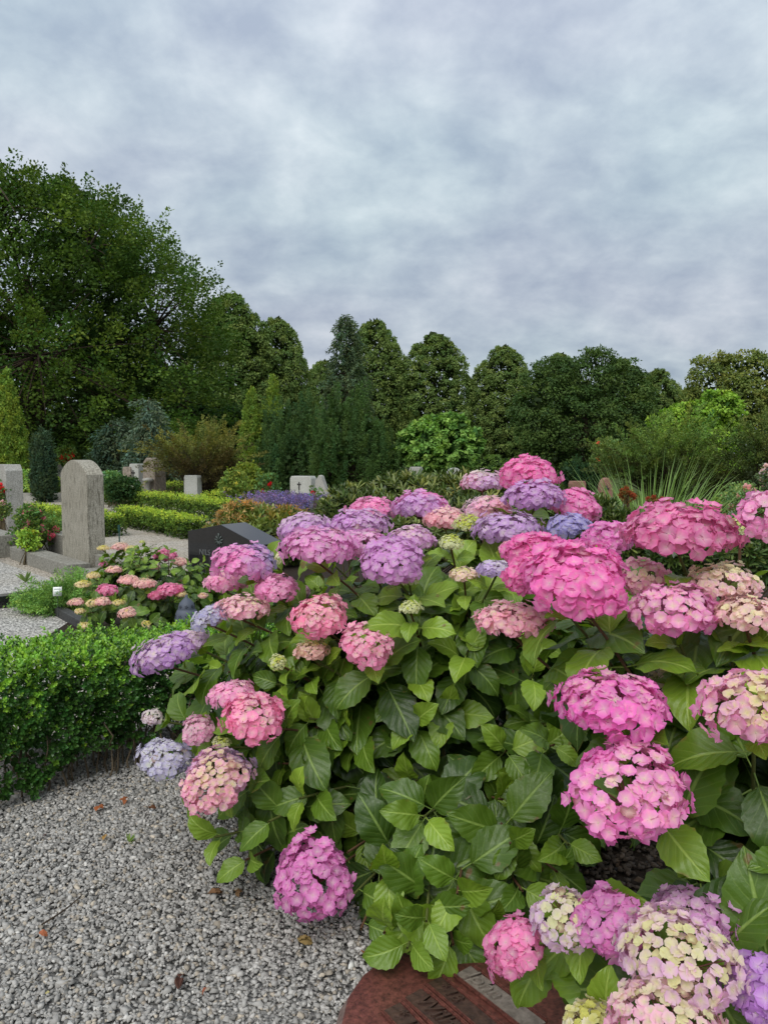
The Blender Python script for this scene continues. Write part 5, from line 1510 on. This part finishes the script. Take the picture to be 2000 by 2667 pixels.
main_heads = [mk_head(*q) for q in [
    (637, 1459, 142, 92, 2.45, cs(PALEPINK, S(214, 124, 200), 0.92, BLUE, 0.35)),
    (590, 1512, 112, 56, 2.60, cs(CREAM, ROSE, 0.7)),
    (720, 1529, 112, 66, 2.40, cs(PALEPINK, S(216, 128, 196), 0.9)),
    (775, 1546, 60, 50, 2.55, cs(PALEPINK, S(196, 150, 200), 0.7)),
    (635, 1583, 130, 64, 2.35, cs(CREAM, S(236, 148, 164), 0.42)),
    (551, 1606, 112, 58, 2.35, cs(S(220, 226, 206), BLUE, 0.55), -0.35),
    (425, 1700, 160, 100, 2.35, cs(CREAM, S(172, 124, 208), 0.85), -0.40),
    (500, 1665, 80, 56, 2.40, cs(CREAM, S(190, 160, 214), 0.55), -0.2),
    (833, 1599, 142, 104, 2.25, cs(CREAM, PINK, 0.78)),
    (956, 1676, 138, 110, 2.15, cs(CREAM, S(240, 124, 158), 0.66)),
    (814, 1692, 90, 42, 2.25, cs(S(216, 214, 120), S(240, 176, 180), 0.35, fs=0.021)),
    (724, 1724, 44, 42, 2.25, GB),
    (608, 1806, 120, 70, 2.20, cs(CREAM, S(238, 140, 172), 0.75)),
    (662, 1862, 158, 118, 2.10, cs(CREAM, S(240, 122, 184), 0.88)),
    (399, 1866, 52, 42, 2.40, cs(IVORY, S(206, 190, 222), 0.3)),
    (515, 1900, 84, 72, 2.30, cs(IVORY, S(214, 140, 196), 0.6)),
    (429, 1972, 136, 104, 2.30, cs(S(222, 230, 200), S(164, 168, 220), 0.6)),
    (562, 2022, 196, 150, 2.10, cs(S(228, 226, 160), S(236, 140, 190), 0.55, S(172, 140, 212), 0.35), -0.25),
    (578, 1934, 48, 32, 2.25, GB),
    (818, 2284, 200, 236, 1.98, cs(S(238, 214, 232), S(206, 108, 196), 0.97), 0.0, 0.15),
    (968, 1325, 118, 50, 2.95, cs(PALEPINK, S(222, 118, 194), 0.9, LILAC, 0.4)),
    (1095, 1315, 142, 68, 2.85, cs(PALEPINK, S(224, 118, 196), 0.92, LILAC, 0.5)),
    (799, 1374, 146, 58, 2.75, cs(IVORY, S(184, 132, 208), 0.8)),
    (938, 1362, 138, 72, 2.70, cs(IVORY, S(186, 128, 208), 0.88)),
    (1257, 1254, 110, 48, 3.0, cs(IVORY, S(224, 150, 196), 0.65, LILAC, 0.4)),
    (1372, 1232, 152, 84, 2.65, cs(PALEPINK, S(230, 84, 150), 0.98)),
    (1391, 1289, 138, 76, 2.50, cs(IVORY, S(182, 132, 206), 0.93)),
    (1503, 1312, 122, 84, 2.55, cs(PALEPINK, S(228, 96, 156), 0.96), 0.3),
    (1479, 1368, 102, 62, 2.40, cs(IVORY, S(144, 138, 212), 0.92)),
    (1270, 1324, 132, 58, 2.70, cs(CREAM, S(222, 150, 194), 0.55, LILAC, 0.35)),
    (1160, 1350, 116, 36, 2.75, cs(CREAM, S(234, 152, 182), 0.55)),
    (1219, 1364, 84, 42, 2.55, GB),
    (1320, 1376, 162, 66, 2.45, cs(IVORY, S(180, 140, 212), 0.82)),
    (832, 1420, 186, 96, 2.35, cs(IVORY, S(206, 124, 202), 0.88)),
    (958, 1418, 126, 78, 2.45, cs(IVORY, S(204, 126, 204), 0.8)),
    (1022, 1455, 168, 118, 2.25, cs(IVORY, S(190, 124, 206), 0.92)),
    (1075, 1402, 126, 54, 2.50, cs(CREAM, S(196, 140, 210), 0.65)),
    (1175, 1412, 64, 38, 2.35, GB),
    (1209, 1496, 76, 38, 2.25, cs(S(222, 222, 130), S(238, 190, 196), 0.3, fs=0.02)),
    (1070, 1582, 62, 30, 2.15, GB),
    (1290, 1481, 86, 40, 2.20, cs(IVORY, S(170, 150, 216), 0.7)),
    (1067, 1512, 50, 24, 2.30, GB),
    (705, 1452, 60, 40, 2.6, cs(CREAM, IVORY, 0.2, fs=0.02)),
    (1330, 1170 + 260, 60, 40, 2.3, cs(PALEPINK, S(226, 130, 180), 0.8)),
]]
right_heads = [mk_head(*q) for q in [
    (1500, 1500, 262, 170, 1.55, cs(PALEPINK, S(240, 96, 164), 1.0), 0.0, 0.1),
    (1392, 1432, 150, 84, 1.75, cs(PALEPINK, S(236, 92, 156), 1.0)),
    (1372, 1490, 110, 100, 1.65, cs(PALEPINK, S(232, 86, 150), 1.0), -0.3),
    (1585, 1398, 126, 78, 1.95, cs(PALEPINK, S(212, 104, 196), 0.98)),
    (1769, 1379, 256, 134, 1.62, cs(S(240, 210, 226), S(220, 104, 176), 0.97)),
    (1342, 1614, 184, 96, 1.72, cs(CREAM, S(240, 140, 156), 0.5)),
    (1677, 1500, 108, 94, 1.70, cs(CREAM, S(240, 136, 160), 0.6)),
    (1752, 1582, 216, 130, 1.55, cs(CREAM, S(240, 120, 176), 0.75)),
    (1880, 1513, 184, 94, 1.60, cs(CREAM, S(226, 170, 200), 0.22, fs=0.024)),
    (1945, 1597, 180, 90, 1.50, cs(CREAM, S(236, 160, 190), 0.35, fs=0.025)),
    (2012, 1336, 150, 130, 1.55, cs(IVORY, S(222, 140, 206), 0.9)),
    (1928, 1368, 66, 46, 1.80, GB),
    (1774, 1714, 86, 72, 1.80, cs(PALEPINK, S(222, 84, 160), 0.98)),
    (1590, 1826, 266, 166, 1.45, cs(CREAM, S(238, 96, 172), 0.86)),
    (1742, 1774, 130, 66, 1.65, cs(CREAM, S(234, 190, 196), 0.25, fs=0.026)),
    (1965, 1830, 246, 186, 1.30, cs(S(232, 230, 160), S(216, 124, 196), 0.42, fs=0.029)),
    (1636, 2048, 300, 240, 1.32, cs(CREAM, S(242, 108, 176), 0.80)),
    (1335, 2462, 150, 200, 1.36, cs(S(238, 196, 214), S(228, 116, 186), 0.93), -0.5),
    (1470, 2385, 165, 190, 1.32, cs(S(228, 230, 176), S(196, 160, 216), 0.25, fs=0.026), -0.2),
    (1592, 2398, 180, 210, 1.28, cs(S(238, 200, 226), S(206, 112, 198), 0.96), -0.1),
    (1800, 2385, 210, 150, 1.34, cs(IVORY, S(198, 136, 208), 0.9)),
    (1762, 2480, 300, 240, 1.16, cs(S(230, 228, 174), S(204, 148, 212), 0.30, fs=0.026)),
    (1730, 2635, 286, 190, 1.10, cs(S(228, 226, 178), S(222, 150, 200), 0.30, fs=0.025)),
    (1535, 2658, 140, 90, 1.20, cs(S(216, 216, 120), S(236, 226, 200), 0.12, fs=0.022)),
    (2000, 2580, 200, 220, 1.12, cs(IVORY, S(172, 116, 208), 0.97)),
]]
def tips_on(center, radii, n, ok):
    res = []
    while len(res) < n:
        d = nrm(rng.standard_normal(3))
        if d[1] > 0.35: continue
        p = np.array(center) + d * np.array(radii) * (0.80 + 0.22 * random.random())
        if p[2] < 0.12: continue
        q, f = proj(p)
        if ok(q[0][0], q[0][1], p): res.append(p)
    return res
def ok_main(x, y, p):
    if x < 1000 and y > 2120 + max(0, x - 520) * 0.62: return False
    if x >= 1000 and y > 2400: return False
    if y < 1500 - max(0, x - 1000) * 0.25: return False
    if x < 420 + max(0, 1600 - y) * 0.5: return False
    if 1540 < x < 1720 and 2120 < y < 2330: return False
    return True
main_tips = tips_on((0.20, 2.90, 0.42), (0.98, 0.78, 0.60), 108, ok_main)
def ok_right(x, y, p):
    if x < 1560 and y < 2100: return False
    if x < 1700 and y >= 2100: return False
    if y < 1560: return False
    return True
right_tips = tips_on((0.98, 1.75, 0.50), (0.55, 0.50, 0.58), 55, ok_right)
low = [(900, 2350, 1.92), (1000, 2430, 1.76), (1110, 2400, 1.72), (1190, 2330, 1.78), (1270, 2400, 1.80), (1360, 2320, 1.86), (1450, 2270, 1.92), (1010, 2270, 1.86), (905, 2220, 1.95), (700, 2140, 2.08), (640, 2240, 2.10), (560, 2180, 2.16), (1060, 2470, 1.72), (1180, 2460, 1.74), (940, 2420, 1.84), (780, 2080, 2.1), (1100, 2130, 1.95), (1480, 2200, 1.95), (1330, 2200, 1.9)]
main_tips += [np.array(at(*q)) for q in low]
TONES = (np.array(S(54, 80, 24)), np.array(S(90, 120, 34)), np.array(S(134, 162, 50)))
by_size = lambda hs: sorted(range(len(hs)), key=lambda i: -hs[i][2] / np.linalg.norm(np.asarray(hs[i][0]) - [0, 0, CAM_H]))
def allow_main(p):
    q, f = proj(p); x, y = q[0]
    if y < 1440 - max(0, x - 900) * 0.30: return False
    if x < 1010 and y > 2310 + max(0, x - 520) * 0.5: return False
    if y > 2540: return False
    if 690 < x < 950 and 2130 < y < 2420 and p[1] < 2.12: return False
    if y > 2440 and not 960 < x < 1250: return False
    return True
def allow_right(p):
    q, f = proj(p); x, y = q[0]
    if p[1] < 1.0: return False
    if x < 1480 and y < 2250 and p[1] < 1.9 and not (1380 < x and y < 1760): return False
    if x < 1560 and y > 2150 and y < 2480: return False
    if 1540 < x < 1720 and 2130 < y < 2300: return False
    if y < 1450: return False
    return True
hydrangea('hydrangea_bush', 'large hydrangea bush full of purple, lilac and pink heads beside the gravel', (0.25, 2.85), 0.30, main_heads, main_tips, 1.0, TONES, 300, 300, by_size, allow=allow_main)
hydrangea('hydrangea_bush', 'nearest hydrangea bush with large hot pink and cream heads at the right', (0.95, 1.85), 0.18, right_heads, right_tips, 1.05, TONES, 250, 300, by_size, allow=allow_right)

# the smaller hydrangea behind the hedge
def cr(cx, cy): return (cx * 0.422, 1100 + cy * 0.422)
small = []
YEL = cs(S(220, 212, 96), S(238, 206, 130), 0.25, fs=0.017)
PEACH = cs(S(234, 214, 128), S(244, 176, 160), 0.55, fs=0.019)
ROSEH = cs(S(240, 190, 190), S(228, 92, 138), 0.92, fs=0.024)
for cx, cy, w, h, sc, Y in [(640, 775, 70, 30, YEL, 5.9), (745, 765, 100, 34, PEACH, 5.95), (815, 780, 80, 28, YEL, 5.9), (640, 873, 44, 30, ROSEH, 5.8), (705, 908, 90, 34, PEACH, 5.6), (578, 943, 84, 36, YEL, 5.5),
                            (515, 997, 100, 40, YEL, 5.4), (665, 1032, 125, 70, ROSEH, 5.3), (795, 972, 120, 50, PEACH, 5.4), (893, 995, 125, 42, PEACH, 5.35), (965, 898, 80, 36, PEACH, 5.7), (1112, 862, 110, 36, PEACH, 5.9),
                            (1020, 822, 150, 50, ROSEH, 6.1), (1050, 1030, 150, 80, ROSEH, 5.3), (965, 1068, 90, 50, ROSEH, 5.3), (1120, 1060, 66, 36, YEL, 5.3), (470, 1108, 90, 40, PEACH, 5.2), (570, 1112, 70, 46, YEL, 5.15),
                            (635, 1102, 96, 56, PEACH, 5.15), (735, 1110, 70, 42, YEL, 5.1), (785, 1172, 100, 70, PEACH, 5.0), (495, 1162, 60, 34, YEL, 5.1), (520, 1252, 64, 42, YEL, 5.0), (905, 1243, 56, 44, YEL, 5.0),
                            (1255, 1068, 50, 34, PEACH, 5.3), (920, 945, 40, 24, YEL, 5.6), (850, 885, 26, 18, GB, 5.7), (880, 738, 36, 16, GB, 5.95)]:
    x, y = cr(cx, cy)
    small.append(mk_head(x, y, w * 0.422, h * 0.422, Y, sc))
sb = gr(370, 1655)
def allow_small(p):
    q, f = proj(p); x, y = q[0]
    return not (435 < x < 540 and 1525 < y < 1700 and p[1] < 5.4)
small_tips = tips_on((sb.x + 0.04, sb.y + 0.25, 0.32), (0.50, 0.42, 0.34), 70, lambda x, y, p: True)
small_tips += tips_on((sb.x + 0.40, sb.y + 0.45, 0.20), (0.34, 0.36, 0.22), 30, lambda x, y, p: True)
hydrangea('hydrangea_bush', 'small hydrangea with yellow, peach and pink heads behind the box hedge', (sb.x + 0.08, sb.y + 0.25), 0.20, small, small_tips, 0.62, TONES, 200, 0, by_size, 0.004, allow=allow_small)

# ------------------------------------------------------------------ red memorial slab at the bottom edge
M_RED = stone_mat('red_granite', S(56, 33, 28), S(122, 72, 62), 95, 0.0, 0.45, 0.4, 0.5, S(60, 38, 32), 0.15)
M_REDRIM = stone_mat('grey_rim', S(96, 78, 72), S(140, 120, 112), 70, 0.0, 0.8)
M_REDDK = stone_mat('dark_recess', S(44, 32, 28), S(84, 62, 52), 55, 0.0, 0.5, 0.4)
M_REDGREY = stone_mat('pale_strip', S(92, 84, 76), S(140, 130, 120), 45, 0.0, 0.6)
outline_px = [(880, 2700), (905, 2600), (945, 2540), (1010, 2490), (1100, 2455), (1210, 2440), (1400, 2455), (1560, 2520), (1640, 2620), (1680, 2700)]
zt = 0.085
top = [gr(x, y, zt) for x, y in outline_px]
top += [Vector((q.x * 0.6 + 0.1, 1.05, zt)) for q in (top[-1], top[0])]
cen = sum(top, Vector()) / len(top)
o = thing('memorial_slab', 'low red granite memorial slab with raised letters under the hydrangeas', 'gravestone', (cen.x, cen.y, 0))
def inset(pts, s): return [cen + (p - cen) * s for p in pts]
def ring_mesh(name, loops, mat, cap):
    V, F = [], []
    n = len(loops[0])
    for lp in loops: V += [tuple(p - Vector((cen.x, cen.y, 0))) for p in lp]
    for i in range(len(loops) - 1):
        for j in range(n): F.append([i * n + j, i * n + (j + 1) % n, (i + 1) * n + (j + 1) % n, (i + 1) * n + j])
    Fs = [np.array(F)]
    if cap: Fs.append(np.array([[(len(loops) - 1) * n + j for j in range(n)]]))
    return link(name, make_mesh(name, np.array(V), Fs, mat), o)
low = [Vector((p.x, p.y, 0.0)) for p in inset(top, 1.09)]
mid = [Vector((p.x, p.y, zt - 0.03)) for p in inset(top, 1.06)]
rimt = [Vector((p.x, p.y, zt - 0.008)) for p in inset(top, 1.0)]
ring_mesh('rough_rim', [low, mid, rimt], M_REDRIM, False)
ring_mesh('polished_face', [inset(top, 0.995), [p + Vector((0, 0, 0.004)) for p in inset(top, 0.97)]], M_RED, True)
def strip(pa, pb, w, mat, name, txt, size):
    a, b = gr(*pa, zt + 0.004), gr(*pb, zt + 0.004)
    L = (b - a).length; ang = math.atan2(b.y - a.y, b.x - a.x)
    # recessed panel framed by raised ledges
    bm = bmesh.new()
    r = bmesh.ops.create_cube(bm, size=1.0)
    bmesh.ops.scale(bm, vec=(L, w, 0.004), verts=bm.verts)
    bmesh.ops.translate(bm, vec=(L / 2, 0, 0), verts=bm.verts)
    me = bpy.data.meshes.new(name); bm.to_mesh(me); bm.free(); me.materials.append(mat)
    s = link(name, me, o, a - Vector((cen.x, cen.y, 0)) + Vector((0, 0, 0.0015)), (0, 0, ang))
    for sg in (-1, 1):
        bm = bmesh.new(); bmesh.ops.create_cube(bm, size=1.0)
        bmesh.ops.scale(bm, vec=(L, 0.008, 0.010), verts=bm.verts)
        bmesh.ops.translate(bm, vec=(L / 2, sg * (w / 2 + 0.0045), 0.003), verts=bm.verts)
        bmesh.ops.bevel(bm, geom=bm.edges[:], offset=0.0025, segments=2, affect='EDGES')
        me = bpy.data.meshes.new('ledge'); bm.to_mesh(me); bm.free(); me.materials.append(M_RED)
        link('ledge', me, s)
    text_obj('lettering', txt, size, mat, s, (0.02, -w * 0.30, 0.003), (0, 0, 0), 0.004, 0.25)
strip((1205, 2530), (1400, 2680), 0.050, M_REDGREY, 'name_strip', 'John', 0.055)
strip((1130, 2556), (1300, 2700), 0.040, M_REDDK, 'date_strip', '* 18', 0.04)
strip((1075, 2590), (1210, 2710), 0.050, M_REDDK, 'name_strip', 'Wilhelm', 0.055)
strip((1020, 2625), (1090, 2700), 0.044, M_REDDK, 'date_strip', '* 1', 0.045)

# ------------------------------------------------------------------ things lying on the gravel
def fallen(label, px, py, size, col, curl, name='fallen_leaf'):
    p = gr(px, py, 0.03)
    g = Geo()
    for j in range(3 if curl else 1):
        a = random.uniform(0, 6.28)
        tv, tf, uv = HL[random.randrange(len(HL))]
        d = np.array([[math.cos(a), math.sin(a), 0.25 * curl]]); n = np.array([[0.3 * random.gauss(0, 1), 0.3 * random.gauss(0, 1), 1.0]])
        V, F, C = batch(tv[:75] * np.array([1.1, 1, 1.6]), tf[:56], frames(d, n) * size * random.uniform(0.42, 0.75), np.array([[0, 0, 0.004]]), np.array([col]) * random.uniform(0.7, 1.2))
        g.add(V, F, C)
    o = link(name, g.mesh(name, M_FOL, True), None, p)
    return tag(o, label, 'leaf', 'dead leaves on the gravel')
for lab, x, y, s, c, cu in [
    ('crumpled orange dead leaf on the gravel near the hedge stems', 258, 2102, 0.045, S(156, 92, 56), 1), ('curled rusty dead leaf on the gravel right of the crumpled orange one', 325, 2085, 0.04, S(140, 84, 54), 1),
    ('brown dead leaf on the gravel under the pink and cream head', 392, 2106, 0.035, S(116, 78, 54), 1), ('small yellow dead leaf in the middle of the gravel below the hedge', 274, 2180, 0.03, S(176, 138, 80), 1),
    ('dark red dead leaf at the left edge of the gravel', 118, 2178, 0.03, S(96, 52, 42), 0), ('pale orange leaf lying flat in the lower left gravel', 102, 2434, 0.035, S(176, 106, 76), 0),
    ('withered brown flower remains on gravel beside the low magenta head', 558, 2330, 0.05, S(128, 96, 70), 1), ('small withered brown flower right of the larger withered one', 618, 2326, 0.04, S(136, 106, 76), 1),
    ('large curled dead leaf at the edge of the red slab', 780, 2455, 0.06, S(150, 128, 84), 1), ('orange dead leaf against the rim of the red slab', 945, 2485, 0.05, S(142, 84, 50), 0),
    ('pale yellow leaf lying in the lower left gravel', 130, 2588, 0.022, S(196, 184, 130), 0), ('dark brown dead leaf in the lower gravel', 468, 2550, 0.035, S(84, 56, 48), 1),
    ('tan dead leaf in the lower gravel beside the dark brown one', 538, 2576, 0.025, S(140, 80, 60), 0), ('orange dead leaf on the gravel below the hydrangea leaves', 520, 2168, 0.035, S(160, 104, 58), 1),
    ('brown shrivelled leaf below the lower left hydrangea leaves', 530, 2140, 0.04, S(122, 84, 56), 1)]:
    fallen(lab, x, y, s, np.array(c), cu)
a, b = gr(110, 2408, 0.03), gr(215, 2330, 0.03)
mid_ = (a + b) / 2 + Vector((0.02, -0.01, 0.006))
V, F = tube(bez(np.array(a), np.array(mid_), np.array(b), 9), np.linspace(0.0028, 0.0014, 9), 5)
tag(link('dry_twig', make_mesh('dry_twig', V - np.array(a), F, M_BARK), None, a), 'thin dark dry twig lying on the gravel', 'twig')
def weed(label, px, py, n, L, col):
    p = gr(px, py, 0.015); k = n
    az = rnd(k) * 6.28; el = 0.4 + 0.8 * rnd(k)
    d = np.stack([np.cos(az) * np.cos(el), np.sin(az) * np.cos(el), np.sin(el)], -1)
    V, F, C = leaves(np.zeros((k, 3)), d, np.array([[0, 0, 1.0]]) + 0.4 * gau(k, 3), L, L * 0.22, hue(np.tile(np.array(col), (k, 1)), 0.1), (LANCE, LANCE_F3))
    o = link('weed', make_mesh('weed', V, F, M_FOL, C), None, p)
    tag(o, label, 'weed')
weed('small green weed growing in the gravel plot beside the long kerb', 68, 1517, 7, 0.14, S(110, 130, 78))
weed('little green sprig lying on the gravel below the hedge', 336, 2196, 9, 0.035, S(112, 136, 72))
